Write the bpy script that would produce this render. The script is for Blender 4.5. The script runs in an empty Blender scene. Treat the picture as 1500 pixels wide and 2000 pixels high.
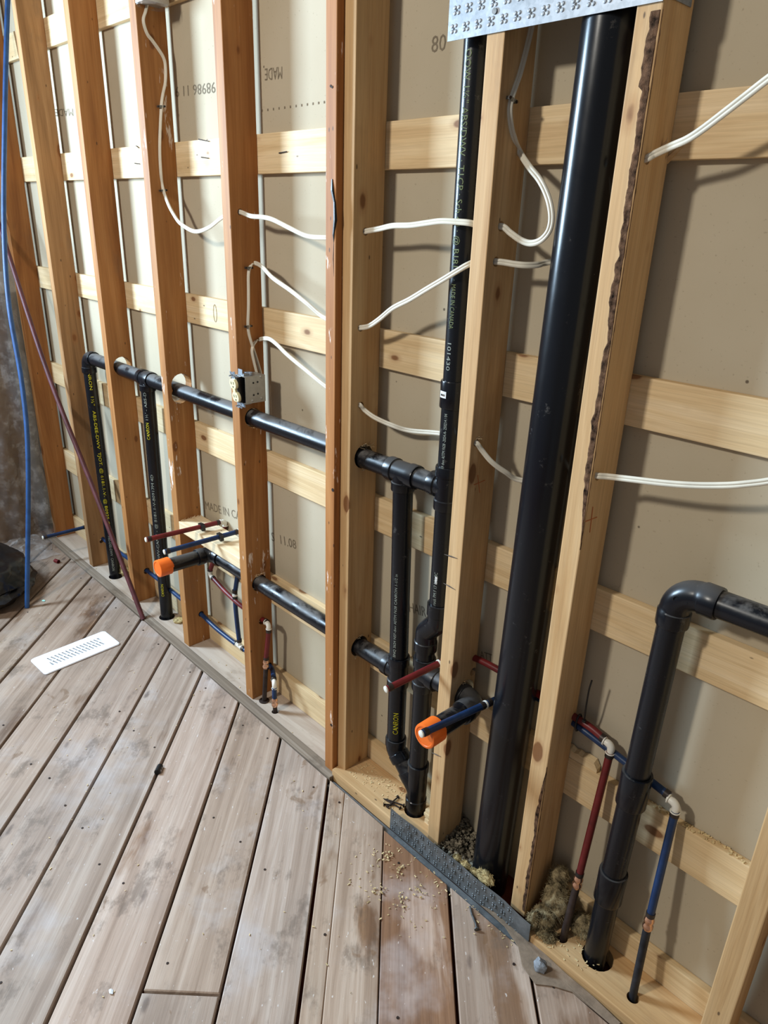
import bpy, bmesh, math, random
from mathutils import Vector, Matrix, Quaternion, noise
rnd = random.Random(7)
SC = bpy.context.scene
COL = SC.collection

# ---------------------------------------------------------------- camera
# World: X runs right along the stud wall, Y goes into the wall (stud fronts at Y=0), Z is up, floor top Z=0. Metres.
FPX = 1384.95
CPOS = Vector((1.74266, -1.07871, 1.51382))
_r = [(0.6894389, 0.7236130, 0.0325304), (0.2960681, -0.2405295, -0.9243859), (-0.6610731, 0.6469388, -0.3800691)]
_rx = Vector(_r[0]).normalized()
_ry = (Vector(_r[1]) - _rx * _rx.dot(Vector(_r[1]))).normalized()
_rz = _rx.cross(_ry)
cam = bpy.data.cameras.new('camera')
cam.sensor_fit = 'HORIZONTAL'
cam.sensor_width = 36.0
cam.lens = 36.0 * FPX / 1500.0
cam.clip_start = 0.02
camo = bpy.data.objects.new('camera', cam)
COL.objects.link(camo)
camo.matrix_world = Matrix.Translation(CPOS) @ Matrix((_rx, -_ry, -_rz)).transposed().to_4x4()
SC.camera = camo

# ---------------------------------------------------------------- world, lights, exposure
w = bpy.data.worlds.new('world')
SC.world = w
w.use_nodes = True
w.node_tree.nodes['Background'].inputs[0].default_value = (0.86, 0.92, 1.0, 1)
w.node_tree.nodes['Background'].inputs[1].default_value = 0.21
SC.view_settings.view_transform = 'Standard'
SC.view_settings.look = 'None'
SC.view_settings.gamma = 1.0
SC.view_settings.use_curve_mapping = False
SC.view_settings.exposure = 0.0

def area_light(name, loc, target, sx, sy, power, color):
    l = bpy.data.lights.new(name, 'AREA')
    l.shape = 'RECTANGLE'; l.size = sx; l.size_y = sy; l.energy = power; l.color = color
    o = bpy.data.objects.new(name, l); COL.objects.link(o)
    o.location = loc
    o.rotation_euler = (Vector(target) - Vector(loc)).to_track_quat('-Z', 'Y').to_euler()
    return o
# daylight through the window in the left wall
area_light('window_light', (-1.84, -1.35, 1.92), (0.2, -1.28, 1.78), 0.66, 1.0, 220, (0.58, 0.79, 1.0))
# unseen compact warm light high behind the camera, inferred from shadows in the right bays
area_light('room_light', (0.1, -2.7, 2.75), (0.9, 0.0, 0.9), 0.22, 0.22, 60, (1.0, 0.95, 0.85))

# ---------------------------------------------------------------- rays through photo pixels (1500 x 2000), met with real planes
def _ray(x, y):
    return _rx * ((x - 750) / FPX) + _ry * ((y - 1000) / FPX) + _rz
def at(x, y, Y):
    d = _ray(x, y); return CPOS + d * ((Y - CPOS.y) / d.y)
def atz(x, y, z=0.0):
    d = _ray(x, y); return CPOS + d * ((z - CPOS.z) / d.z)
def atx(x, y, X):
    d = _ray(x, y); return CPOS + d * ((X - CPOS.x) / d.x)

# ---------------------------------------------------------------- materials
def lin(r, g, b):
    f = lambda c: (c / 255 / 12.92) if c / 255 <= 0.04045 else ((c / 255 + 0.055) / 1.055) ** 2.4
    return (f(r), f(g), f(b), 1)

class NT:
    def __init__(s, name):
        s.m = bpy.data.materials.new(name); s.m.use_nodes = True
        s.n = s.m.node_tree.nodes; s.l = s.m.node_tree.links
        s.b = s.n['Principled BSDF']
    def add(s, t, **kw):
        n = s.n.new(t)
        for k, v in kw.items(): setattr(n, k, v)
        return n
    def link(s, a, b): s.l.new(a, b)
    def math(s, op, a, b=None, c=None, clamp=False):
        n = s.add('ShaderNodeMath', operation=op, use_clamp=clamp)
        for i, v in enumerate((a, b, c)):
            if v is None: continue
            if isinstance(v, (int, float)): n.inputs[i].default_value = v
            else: s.link(v, n.inputs[i])
        return n.outputs[0]
    def mix(s, f, a, b, mode='MIX'):
        n = s.add('ShaderNodeMix', data_type='RGBA', blend_type=mode)
        for sock, v in ((n.inputs[0], f), (n.inputs[6], a), (n.inputs[7], b)):
            if isinstance(v, (int, float)): sock.default_value = v
            elif isinstance(v, tuple): sock.default_value = v
            else: s.link(v, sock)
        return n.outputs[2]
    def ramp(s, f, stops):
        n = s.add('ShaderNodeValToRGB')
        e = n.color_ramp.elements
        while len(e) < len(stops): e.new(0.5)
        for el, (p, c) in zip(e, stops):
            el.position = p; el.color = c if len(c) == 4 else (*c, 1)
        s.link(f, n.inputs[0])
        return n.outputs[0]
    def step(s, f, a, b):
        n = s.add('ShaderNodeMapRange', interpolation_type='SMOOTHSTEP')
        n.inputs[1].default_value = a; n.inputs[2].default_value = b
        s.link(f, n.inputs[0]); return n.outputs[0]
    def coords(s, scale, offset=True):
        if not hasattr(s, 'tc'):
            s.tc = s.add('ShaderNodeTexCoord'); s.oi = s.add('ShaderNodeObjectInfo')
            mv = s.add('ShaderNodeVectorMath', operation='SCALE'); mv.inputs[0].default_value = (37.1, 53.7, 71.3)
            s.link(s.oi.outputs['Random'], mv.inputs['Scale'])
            av = s.add('ShaderNodeVectorMath', operation='ADD')
            s.link(s.tc.outputs['Object'], av.inputs[0]); s.link(mv.outputs[0], av.inputs[1])
            s.oc = av.outputs[0]
        m = s.add('ShaderNodeVectorMath', operation='MULTIPLY')
        s.link(s.oc if offset else s.tc.outputs['Object'], m.inputs[0]); m.inputs[1].default_value = scale
        return m.outputs[0]
    def noise(s, scale, detail=4, rough=0.55, dist=0.0, offset=True, sc=1.0):
        n = s.add('ShaderNodeTexNoise'); n.inputs['Scale'].default_value = sc
        n.inputs['Detail'].default_value = detail; n.inputs['Roughness'].default_value = rough
        n.inputs['Distortion'].default_value = dist
        s.link(s.coords(scale, offset), n.inputs['Vector']); return n.outputs['Fac']
    def bump(s, h, strength, dist=0.002):
        n = s.add('ShaderNodeBump'); n.inputs['Strength'].default_value = strength; n.inputs['Distance'].default_value = dist
        s.link(h, n.inputs['Height']); s.link(n.outputs[0], s.b.inputs['Normal'])
    def out(s, color, rough=0.6, spec=0.3, metal=0.0):
        for k, v in (('Base Color', color), ('Roughness', rough), ('Specular IOR Level', spec), ('Metallic', metal)):
            if isinstance(v, (int, float, tuple)): s.b.inputs[k].default_value = v
            else: s.link(v, s.b.inputs[k])
        return s.m

def wood(name, light, mid, dark, knot=1.0, paint=0.0, dirt=0.3, rough=0.62):
    t = NT(name)
    g = t.noise((1.1, 17, 17), 5, 0.6, 1.2)
    fib = t.noise((5, 260, 260), 3, 0.7)
    broad = t.noise((0.9, 3.5, 3.5), 2)
    c = t.ramp(g, [(0.3, dark), (0.48, mid), (0.68, light)])
    c = t.mix(t.math('MULTIPLY', t.step(broad, 0.35, 0.7), 0.35), c, mid)
    fibr = t.ramp(fib, [(0.3, (0.72, 0.70, 0.68)), (0.6, (1, 1, 1))])
    c = t.mix(0.6, c, fibr, 'MULTIPLY')
    # knots
    v = t.add('ShaderNodeTexVoronoi'); v.inputs['Scale'].default_value = 1.0
    t.link(t.coords((8.5, 17, 17)), v.inputs['Vector'])
    sep = t.add('ShaderNodeSeparateColor'); t.link(v.outputs['Color'], sep.inputs[0])
    size = t.math('MULTIPLY', t.math('GREATER_THAN', sep.outputs[0], 0.66), t.math('MULTIPLY_ADD', sep.outputs[1], 0.16, 0.06))
    d = t.math('SUBTRACT', t.math('MULTIPLY_ADD', t.noise((30, 30, 30), 2), 0.06, v.outputs['Distance']), t.math('MULTIPLY', size, knot))
    kn = t.step(d, 0.075, 0.02)
    c = t.mix(t.math('MULTIPLY', kn, 0.85), c, lin(96, 58, 32))
    c = t.mix(t.math('MULTIPLY', t.step(d, 0.19, 0.05), 0.3), c, lin(150, 98, 54))
    # handling dirt
    dn = t.noise((3, 7, 7), 5, 0.7)
    c = t.mix(t.math('MULTIPLY', t.step(dn, 0.56, 0.72), dirt), c, lin(112, 96, 80))
    if paint:
        pn = t.noise((9, 45, 45), 4, 0.7)
        pb = t.noise((2.6, 2, 2), 2)
        f = t.math('MULTIPLY', t.step(t.math('MULTIPLY_ADD', pb, 0.5, pn), 0.90, 0.96), paint)
        c = t.mix(f, c, lin(238, 232, 226))
    # little nail holes
    v2 = t.add('ShaderNodeTexVoronoi'); v2.inputs['Scale'].default_value = 1.0
    t.link(t.coords((17, 40, 40)), v2.inputs['Vector'])
    s2 = t.add('ShaderNodeSeparateColor'); t.link(v2.outputs['Color'], s2.inputs[0])
    hole = t.math('MULTIPLY', t.step(v2.outputs['Distance'], 0.11, 0.06), t.math('GREATER_THAN', s2.outputs[0], 0.8))
    c = t.mix(t.math('MULTIPLY', hole, 0.75), c, lin(58, 44, 36))
    c = t.mix(1.0, c, t.oi.outputs['Color'], 'MULTIPLY')
    t.bump(t.math('ADD', t.math('MULTIPLY', fib, 0.4), g), 0.25, 0.0015)
    return t.out(c, rough, 0.25)

M = {}
M['old_wood'] = wood('old_wood', lin(186, 138, 88), lin(164, 114, 66), lin(138, 90, 48), 1.0, 0.0, 0.25)
M['old_wood_painted'] = wood('old_wood_painted', lin(186, 138, 86), lin(164, 114, 66), lin(138, 90, 48), 0.7, 0.8, 0.2)
M['new_wood'] = wood('new_wood', lin(212, 182, 140), lin(198, 164, 120), lin(178, 140, 95), 0.9, 0.0, 0.22)
M['strap_wood'] = wood('strap_wood', lin(230, 208, 172), lin(218, 192, 150), lin(200, 168, 124), 0.8, 0.0, 0.12)
M['rough_plank_old'] = wood('rough_plank_old', lin(176, 140, 102), lin(152, 116, 80), lin(122, 90, 60), 1.2, 0.0, 0.6, 0.8)

def plank_mat():
    t = NT('floor_plank')
    g = t.noise((0.8, 22, 22), 6, 0.62, 1.0)
    fib = t.noise((6, 190, 190), 3, 0.75)
    t.coords((1, 1, 1))
    c = t.ramp(g, [(0.3, lin(156, 134, 117)), (0.5, lin(186, 165, 149)), (0.68, lin(207, 190, 176))])
    # worn varnish left as brown patches, more of it where the object alpha is high
    st = t.noise((1.6, 9, 9), 5, 0.62, 0.3)
    st2 = t.noise((3.0, 3.0, 3.0), 3)
    a = t.oi.outputs['Alpha']
    gr0 = None
    f = t.math('ADD', t.math('MULTIPLY_ADD', st, 0.75, t.math('MULTIPLY', st2, 0.45)), t.math('MULTIPLY_ADD', a, 0.36, -0.26))
    brown = t.ramp(g, [(0.3, lin(108, 80, 60)), (0.65, lin(156, 124, 97))])
    c = t.mix(t.step(f, 0.545, 0.635), c, brown)
    # pale dust
    du = t.noise((4.5, 4.5, 4.5), 5, 0.6)
    c = t.mix(t.math('MULTIPLY', t.step(du, 0.5, 0.72), 0.5), c, lin(206, 202, 204))
    # grime, spots
    gr = t.noise((7, 11, 11), 5, 0.72)
    c = t.mix(t.math('MULTIPLY', t.step(gr, 0.53, 0.68), 0.55), c, lin(104, 90, 78))
    bl = t.noise((1.7, 2.6, 2.6), 4, 0.6, 0.4)
    c = t.mix(t.math('MULTIPLY', t.step(bl, 0.45, 0.66), 0.35), c, lin(128, 116, 106))
    fb = t.ramp(fib, [(0.32, (0.66, 0.63, 0.60)), (0.6, (1, 1, 1))])
    stn = t.noise((7, 10, 10), 4, 0.6, 0.5)
    c = t.mix(t.math('MULTIPLY', t.step(stn, 0.655, 0.69), 0.55), c, lin(128, 98, 70))
    c = t.mix(0.42, c, fb, 'MULTIPLY')
    v = t.add('ShaderNodeTexVoronoi'); v.inputs['Scale'].default_value = 1.0
    t.link(t.coords((5, 13, 13)), v.inputs['Vector'])
    sp = t.add('ShaderNodeSeparateColor'); t.link(v.outputs['Color'], sp.inputs[0])
    d = t.math('MULTIPLY_ADD', t.noise((40, 60, 60), 2), 0.1, v.outputs['Distance'])
    kn = t.math('MULTIPLY', t.step(d, 0.19, 0.10), t.math('GREATER_THAN', sp.outputs[0], 0.55))
    c = t.mix(t.math('MULTIPLY', kn, 0.65), c, lin(86, 72, 66))
    w2 = t.noise((55, 120, 120), 2, 0.6)
    c = t.mix(t.math('MULTIPLY', t.step(w2, 0.7, 0.75), 0.7), c, lin(226, 222, 220))
    c = t.mix(1.0, c, t.oi.outputs['Color'], 'MULTIPLY')
    t.bump(t.math('ADD', fib, t.math('MULTIPLY', g, 1.2)), 0.4, 0.0012)
    return t.out(c, 0.66, 0.25)
M['plank'] = plank_mat()

def trim_mat():
    t = NT('weathered_trim')
    g = t.noise((1.2, 40, 40), 5, 0.65, 0.6)
    c = t.ramp(g, [(0.3, lin(98, 84, 70)), (0.55, lin(136, 121, 105)), (0.7, lin(166, 153, 138))])
    gr = t.noise((9, 14, 14), 4, 0.7)
    c = t.mix(t.math('MULTIPLY', t.step(gr, 0.55, 0.7), 0.5), c, lin(96, 84, 72))
    t.bump(g, 0.4, 0.0015)
    return t.out(c, 0.75, 0.2)
M['trim'] = trim_mat()

def dusty_plate():
    t = NT('dusty_old_plate')
    g = t.noise((1.5, 20, 20), 5, 0.6, 0.8)
    c = t.ramp(g, [(0.3, lin(160, 140, 122)), (0.6, lin(188, 172, 156))])
    d = t.noise((6, 9, 9), 5, 0.7)
    c = t.mix(t.math('MULTIPLY', t.step(d, 0.56, 0.7), 0.5), c, lin(140, 122, 104))
    t.bump(t.noise((60, 60, 60), 4), 0.2, 0.001)
    return t.out(c, 0.8, 0.15)
M['dusty_plate'] = dusty_plate()

def simple(name, col, rough=0.6, spec=0.3, metal=0.0, vary=0.12, nscale=12, bump=0.0):
    t = NT(name)
    n = t.noise((nscale,) * 3, 4, 0.6)
    k = tuple(max(0, x * (1 - vary * 2)) for x in col[:3]) + (1,)
    k2 = tuple(min(1, x * (1 + vary)) for x in col[:3]) + (1,)
    c = t.ramp(n, [(0.3, k), (0.7, k2)])
    if bump: t.bump(t.noise((nscale * 8,) * 3, 4, 0.7), bump, 0.002)
    return t.out(c, rough, spec, metal)

def drywall_mat():
    t = NT('drywall_paper')
    n = t.noise((2, 2, 2), 4, 0.6)
    c = t.ramp(n, [(0.3, lin(176, 163, 139)), (0.7, lin(187, 175, 153))])
    f = t.noise((170, 170, 170), 2, 0.6)
    c = t.mix(t.math('MULTIPLY', t.step(f, 0.66, 0.75), 0.35), c, lin(126, 112, 92))
    v = t.add('ShaderNodeTexVoronoi'); v.inputs['Scale'].default_value = 14.0
    t.link(t.coords((1, 1, 1)), v.inputs['Vector'])
    s2 = t.add('ShaderNodeSeparateColor'); t.link(v.outputs['Color'], s2.inputs[0])
    sp = t.math('MULTIPLY', t.step(v.outputs['Distance'], 0.055, 0.03), t.math('GREATER_THAN', s2.outputs[0], 0.7))
    c = t.mix(t.math('MULTIPLY', sp, 0.8), c, lin(70, 58, 48))
    t.bump(f, 0.06, 0.001)
    return t.out(c, 0.85, 0.1)
M['drywall'] = drywall_mat()

def abs_mat(name, dust, rough):
    t = NT(name)
    geo = t.add('ShaderNodeNewGeometry')
    sx = t.add('ShaderNodeSeparateXYZ'); t.link(geo.outputs['Normal'], sx.inputs[0])
    n1 = t.noise((9, 9, 9), 5, 0.65, 0.5)
    n2 = t.noise((28, 28, 28), 5, 0.75)
    top = t.math('MULTIPLY', t.step(sx.outputs[2], 0.2, 0.95), t.step(n1, 0.40, 0.56))
    scr = t.math('MULTIPLY', t.step(n2, 0.62, 0.74), 0.30)
    f = t.math('ADD', t.math('MULTIPLY', top, dust), t.math('MULTIPLY', scr, 0.8), clamp=True)
    c = t.mix(f, (0.0055, 0.0062, 0.0085, 1), lin(136, 132, 128))
    rr = t.math('MULTIPLY_ADD', f, 0.55, t.math('MULTIPLY_ADD', n1, 0.16, rough - 0.08), clamp=True)
    t.bump(n2, 0.04, 0.001)
    return t.out(c, rr, 0.32)
M['abs'] = abs_mat('black_plastic_pipe', 0.5, 0.27)
M['abs_clean'] = abs_mat('black_plastic_stack', 0.12, 0.23)
M['abs_fit'] = abs_mat('black_plastic_fitting', 0.25, 0.22)
M['yellow_print'] = simple('yellow_print', lin(206, 196, 40), 0.6, 0.2)
M['pale_print'] = simple('pale_print', lin(150, 156, 146), 0.6, 0.2)
M['green_print'] = simple('green_print', lin(112, 122, 84), 0.6, 0.2)
M['dark_print'] = simple('dark_print', lin(126, 115, 98), 0.9, 0.1)
M['label_white'] = simple('label_white', lin(232, 232, 232), 0.5, 0.3)
M['red_pex'] = simple('red_tubing', lin(110, 30, 31), 0.42, 0.4, 0, 0.2, 25)
M['red_pex_loose'] = simple('dusty_red_tubing', lin(92, 46, 50), 0.5, 0.4, 0, 0.2, 25)
M['blue_pex'] = simple('blue_tubing', lin(24, 50, 88), 0.38, 0.4, 0, 0.22, 25)
M['blue_pex_loose'] = simple('loose_blue_tubing', lin(42, 80, 132), 0.42, 0.4, 0, 0.15, 25)
M['white_plastic'] = simple('white_plastic', lin(232, 228, 216), 0.4, 0.4, 0, 0.05)
M['crimp'] = simple('dark_crimp_ring', lin(66, 58, 54), 0.45, 0.5, 0.6, 0.2, 60)
M['copper'] = simple('copper', lin(240, 192, 162), 0.25, 0.5, 1.0, 0.15, 40)
M['dark_copper'] = simple('tarnished_pipe', lin(62, 50, 46), 0.5, 0.4, 0.3, 0.3, 30)
M['dark_paint_pipe'] = simple('tarnished_black_pipe', lin(40, 42, 48), 0.5, 0.4, 0.2, 0.35, 35)
M['orange'] = simple('orange_plastic', lin(240, 112, 34), 0.42, 0.4, 0, 0.06)
M['cable'] = simple('cable_jacket', lin(212, 205, 188), 0.42, 0.35, 0, 0.06, 20)
M['staple'] = simple('staple_metal', lin(120, 122, 122), 0.35, 0.5, 0.8, 0.25, 80)
M['box_metal'] = simple('galvanized_box', lin(176, 174, 168), 0.42, 0.5, 0.55, 0.1, 30)
M['ivory'] = simple('ivory_plastic', lin(230, 222, 178), 0.35, 0.4, 0, 0.04)
M['black_plastic'] = simple('black_plastic', lin(22, 22, 23), 0.4, 0.4)
M['bark'] = simple('bark', lin(104, 77, 58), 0.95, 0.1, 0, 0.5, 70, 0.8)
M['subfloor'] = simple('dark_gap_boards', lin(104, 56, 40), 0.95, 0.05, 0, 0.3, 14)
M['white_enamel'] = simple('white_enamel', lin(236, 238, 244), 0.3, 0.5, 0, 0.02)
M['slot_dark'] = simple('slot_shadow_grey', lin(150, 150, 150), 0.6, 0.2)
M['bag'] = simple('black_bag_film', lin(13, 13, 16), 0.28, 0.5, 0, 0.3, 8, 0.25)
M['gravel'] = simple('grey_rubble', lin(146, 136, 118), 0.95, 0.1, 0, 0.45, 60, 0.4)
M['stone'] = simple('grey_stone', lin(150, 154, 160), 0.9, 0.15, 0, 0.3, 60, 0.6)
M['wool'] = simple('mineral_wool', lin(204, 182, 132), 1.0, 0.05, 0, 0.35, 60, 0.9)
M['wool_grey'] = simple('dirty_mineral_wool', lin(152, 136, 104), 1.0, 0.05, 0, 0.4, 55, 0.9)
M['rust'] = simple('rusty_iron', lin(64, 52, 46), 0.7, 0.3, 0.5, 0.35, 120)
M['chips'] = simple('pale_wood_chips', lin(224, 200, 152), 0.9, 0.1, 0, 0.2, 90)
M['insulation'] = simple('dark_batt', lin(112, 86, 60), 1.0, 0.05, 0, 0.2, 7, 0.4)
M['wall_board'] = simple('wall_board', lin(188, 180, 168), 0.9, 0.1)
M['torn_sheet'] = simple('torn_sheathing', lin(142, 124, 106), 0.9, 0.1, 0, 0.2, 25, 0.3)
M['fresh_wood'] = wood('fresh_pale_wood', lin(246, 230, 200), lin(240, 218, 180), lin(224, 194, 148), 0.6, 0.0, 0.05)
M['pencil'] = simple('pencil_mark', lin(92, 84, 78), 0.9, 0.1)
M['redmark'] = simple('red_crayon_mark', lin(196, 110, 66), 0.9, 0.1)
M['green_chip'] = simple('green_flake', lin(160, 214, 200), 0.8, 0.1)

def galv():
    t = NT('galvanized_plate')
    v = t.add('ShaderNodeTexVoronoi'); v.inputs['Scale'].default_value = 170
    t.link(t.coords((1, 1, 1)), v.inputs['Vector'])
    sp = t.add('ShaderNodeSeparateColor'); t.link(v.outputs['Color'], sp.inputs[0])
    n = t.noise((20, 20, 20), 5, 0.7)
    c = t.ramp(t.math('MULTIPLY_ADD', n, 0.85, t.math('MULTIPLY', sp.outputs[0], 0.15)), [(0.25, lin(120, 128, 136)), (0.75, lin(170, 176, 184))])
    return t.out(c, t.math('MULTIPLY_ADD', n, 0.3, 0.34), 0.5, 0.4)
M['galv'] = galv()
def galv_old():
    t = NT('dull_galvanized_plate')
    n = t.noise((30, 30, 30), 5, 0.7)
    c = t.ramp(n, [(0.3, lin(92, 95, 96)), (0.7, lin(134, 138, 140))])
    return t.out(c, 0.55, 0.4, 0.55)
M['galv_old'] = galv_old()

def poly_mat():
    t = NT('clear_poly_sheet')
    n = t.noise((18, 18, 18), 4, 0.7)
    tr = t.add('ShaderNodeBsdfTransparent')
    mx = t.add('ShaderNodeMixShader')
    f = t.math('MULTIPLY_ADD', t.step(n, 0.42, 0.7), 0.28, 0.16)
    t.out(lin(196, 192, 190), 0.25, 0.5)
    o = t.n['Material Output']
    t.link(f, mx.inputs[0]); t.link(tr.outputs[0], mx.inputs[1]); t.link(t.b.outputs[0], mx.inputs[2])
    t.link(mx.outputs[0], o.inputs['Surface'])
    return t.m
M['poly'] = poly_mat()

# ---------------------------------------------------------------- object helpers
def tag(o, label=None, cat=None, group=None, kind=None):
    if label: o['label'] = label
    if cat: o['category'] = cat
    if group: o['group'] = group
    if kind: o['kind'] = kind
    return o
def parent_to(o, p):
    if p is not None:
        o.parent = p
        inv = Matrix.Identity(4); q = p
        chain = []
        while q is not None: chain.append(q); q = q.parent
        mw = Matrix.Identity(4)
        for q in reversed(chain): mw = mw @ (q.matrix_parent_inverse @ q.matrix_basis if q.parent else q.matrix_basis)
        o.matrix_parent_inverse = mw.inverted()
def thing(name, label, cat, loc, group=None):
    o = bpy.data.objects.new(name, None); COL.objects.link(o); o.location = loc
    o.empty_display_size = 0.05
    return tag(o, label, cat, group)
def struct(name, loc=(0, 0, 0)):
    o = bpy.data.objects.new(name, None); COL.objects.link(o); o.location = loc; o.empty_display_size = 0.05
    return tag(o, kind='structure')
def link_mesh(name, me, mat, parent=None, smooth=False, matrix=None):
    if mat is not None:
        me.materials.clear(); me.materials.append(mat)
    if smooth:
        for p in me.polygons: p.use_smooth = True
        try: me.set_sharp_from_angle(angle=math.radians(40))
        except Exception: pass
    o = bpy.data.objects.new(name, me); COL.objects.link(o)
    if matrix is not None: o.matrix_basis = matrix
    parent_to(o, parent)
    return o

class MB:
    """collects shapes and links them as one mesh object"""
    def __init__(s): s.v = []; s.f = []
    def add(s, vs, fs):
        k = len(s.v); s.v += [tuple(x) for x in vs]; s.f += [tuple(i + k for i in f) for f in fs]; return s
    def box(s, c, size, rot=None):
        hx, hy, hz = (x / 2 for x in size)
        vs = [Vector((a * hx, b * hy, d * hz)) for a in (-1, 1) for b in (-1, 1) for d in (-1, 1)]
        if rot is not None: vs = [rot @ q for q in vs]
        vs = [q + Vector(c) for q in vs]
        return s.add(vs, [(0, 1, 3, 2), (4, 6, 7, 5), (0, 4, 5, 1), (2, 3, 7, 6), (0, 2, 6, 4), (1, 5, 7, 3)])
    def sweep(s, pts, radii, seg=20, caps=True, prof=None, up=None):
        pts = [Vector(p) for p in pts]
        n = len(pts)
        if isinstance(radii, (int, float)): radii = [radii] * n
        tans = []
        for i in range(n):
            a = pts[max(0, i - 1)]; b = pts[min(n - 1, i + 1)]
            d = b - a
            if d.length < 1e-7: d = (tans[-1] if tans else Vector((0, 0, 1)))
            d = d.normalized()
            if tans and d.dot(tans[-1]) < -0.3: d = -d
            tans.append(d)
        t0 = tans[0]
        ref = Vector(up) if up else (Vector((0, 0, 1)) if abs(t0.z) < 0.9 else Vector((1, 0, 0)))
        nrm = (ref - t0 * ref.dot(t0)).normalized()
        vs = []
        P = prof or [(math.cos(2 * math.pi * k / seg), math.sin(2 * math.pi * k / seg)) for k in range(seg)]
        m = len(P)
        prev = t0
        for i in range(n):
            t = tans[i]
            if up: nrm = (Vector(up) - t * Vector(up).dot(t)).normalized()
            else:
                q = prev.rotation_difference(t); nrm = (q @ nrm); nrm = (nrm - t * nrm.dot(t)).normalized()
            prev = t
            bn = t.cross(nrm)
            for (a, b) in P: vs.append(pts[i] + (nrm * a + bn * b) * radii[i])
        fs = []
        for i in range(n - 1):
            for k in range(m):
                k2 = (k + 1) % m
                fs.append((i * m + k, i * m + k2, (i + 1) * m + k2, (i + 1) * m + k))
        if caps:
            fs.append(tuple(reversed(range(m)))); fs.append(tuple((n - 1) * m + k for k in range(m)))
        return s.add(vs, fs)
    def blob(s, c, r, sub=2, amp=0.3, freq=3.0, seed=0.0, scale=(1, 1, 1)):
        bm = bmesh.new(); bmesh.ops.create_icosphere(bm, subdivisions=sub, radius=1.0)
        vs = []
        for v in bm.verts:
            d = 1 + amp * noise.noise(v.co * freq + Vector((seed, seed * 1.7, -seed)))+ amp * 0.5 * noise.noise(v.co * freq * 2.7 + Vector((seed, 3, -seed)))
            vs.append(Vector(c) + Vector((v.co.x * scale[0], v.co.y * scale[1], v.co.z * scale[2])) * (r * d))
        fs = [tuple(v.index for v in f.verts) for f in bm.faces]
        bm.free()
        return s.add(vs, fs)
    def build(s, name, mat, parent=None, smooth=False, origin=None, matrix=None):
        me = bpy.data.meshes.new(name)
        o = Vector(origin) if origin is not None else Vector((0, 0, 0))
        me.from_pydata([tuple(Vector(v) - o) for v in s.v], [], s.f); me.update()
        mt = matrix if matrix is not None else Matrix.Translation(o)
        return link_mesh(name, me, mat, parent, smooth, mt)

def center(pts):
    c = Vector((0, 0, 0))
    for p in pts: c += Vector(p)
    return c / len(pts)

def cut(o, cutters):
    """drill real holes: cutters = MB of disjoint closed shapes in o's local space"""
    me = bpy.data.meshes.new('tmp'); me.from_pydata(cutters.v, [], cutters.f); me.update()
    bm = bmesh.new(); bm.from_mesh(me); bmesh.ops.recalc_face_normals(bm, faces=bm.faces); bm.to_mesh(me); bm.free()
    co = bpy.data.objects.new('tmp', me); COL.objects.link(co); co.matrix_basis = o.matrix_basis
    # evaluate unparented so both share one space
    par, inv = o.parent, o.matrix_parent_inverse.copy()
    o.parent = None
    md = o.modifiers.new('b', 'BOOLEAN'); md.operation = 'DIFFERENCE'; md.solver = 'EXACT'; md.use_self = True; md.object = co
    dg = bpy.context.evaluated_depsgraph_get(); dg.update()
    nm = bpy.data.meshes.new_from_object(o.evaluated_get(dg))
    o.modifiers.clear()
    mats = [m for m in o.data.materials]
    o.data = nm
    if par is not None: o.parent = par; o.matrix_parent_inverse = inv
    bpy.data.objects.remove(co); bpy.data.meshes.remove(me)

def frame(o, x, y):
    x = Vector(x).normalized(); y = (Vector(y) - x * x.dot(Vector(y))).normalized(); z = x.cross(y)
    m = Matrix((x, y, z)).transposed().to_4x4(); m.translation = Vector(o); return m

def board(name, mat, origin, xd, yd, L, W, T, color=(1, 1, 1, 1), parent=None, holes=(), bev=0.0022, rough=0.0):
    """a sawn board: local X is the grain; holes = [(world point, world axis, radius)]"""
    bm = bmesh.new(); bmesh.ops.create_cube(bm, size=1.0)
    for v in bm.verts: v.co = Vector(((v.co.x + .5) * L, (v.co.y + .5) * W, (v.co.z + .5) * T))
    bmesh.ops.bevel(bm, geom=bm.edges[:], offset=bev, segments=2, affect='EDGES', profile=0.6)
    me = bpy.data.meshes.new(name); bm.to_mesh(me); bm.free()
    mt = frame(origin, xd, yd)
    o = link_mesh(name, me, mat, parent, False, mt)
    o.color = color
    if holes:
        c = MB(); inv = mt.inverted()
        for p, ax, r in holes:
            a = inv @ (Vector(p) - Vector(ax) * 0.07); b = inv @ (Vector(p) + Vector(ax) * 0.07)
            c.sweep([a, b], r, 20)
        cut(o, c)
    return o

def catmull(pts, k=8):
    P = [Vector(p) for p in pts]; P = [P[0] * 2 - P[1]] + P + [P[-1] * 2 - P[-2]]
    out = []
    for i in range(1, len(P) - 2):
        for j in range(k):
            t = j / k; a, b, c, d = P[i - 1], P[i], P[i + 1], P[i + 2]
            out.append(0.5 * ((2 * b) + (c - a) * t + (2 * a - 5 * b + 4 * c - d) * t * t + (3 * b - a - 3 * c + d) * t ** 3))
    out.append(P[-2]); return out

def bend(a, corner, b, r, k=8):
    """points of a rounded corner a -> corner -> b"""
    a, c, b = Vector(a), Vector(corner), Vector(b)
    u = (a - c).normalized(); v = (b - c).normalized()
    ang = u.angle(v); d = r / math.tan(ang / 2)
    p0, p1 = c + u * d, c + v * d
    cen = c + (u + v).normalized() * (r / math.sin(ang / 2))
    q0, q1 = p0 - cen, p1 - cen
    tot = q0.angle(q1); ax = q0.cross(q1).normalized()
    return [cen + Quaternion(ax, tot * i / k) @ q0 for i in range(k + 1)]

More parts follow.
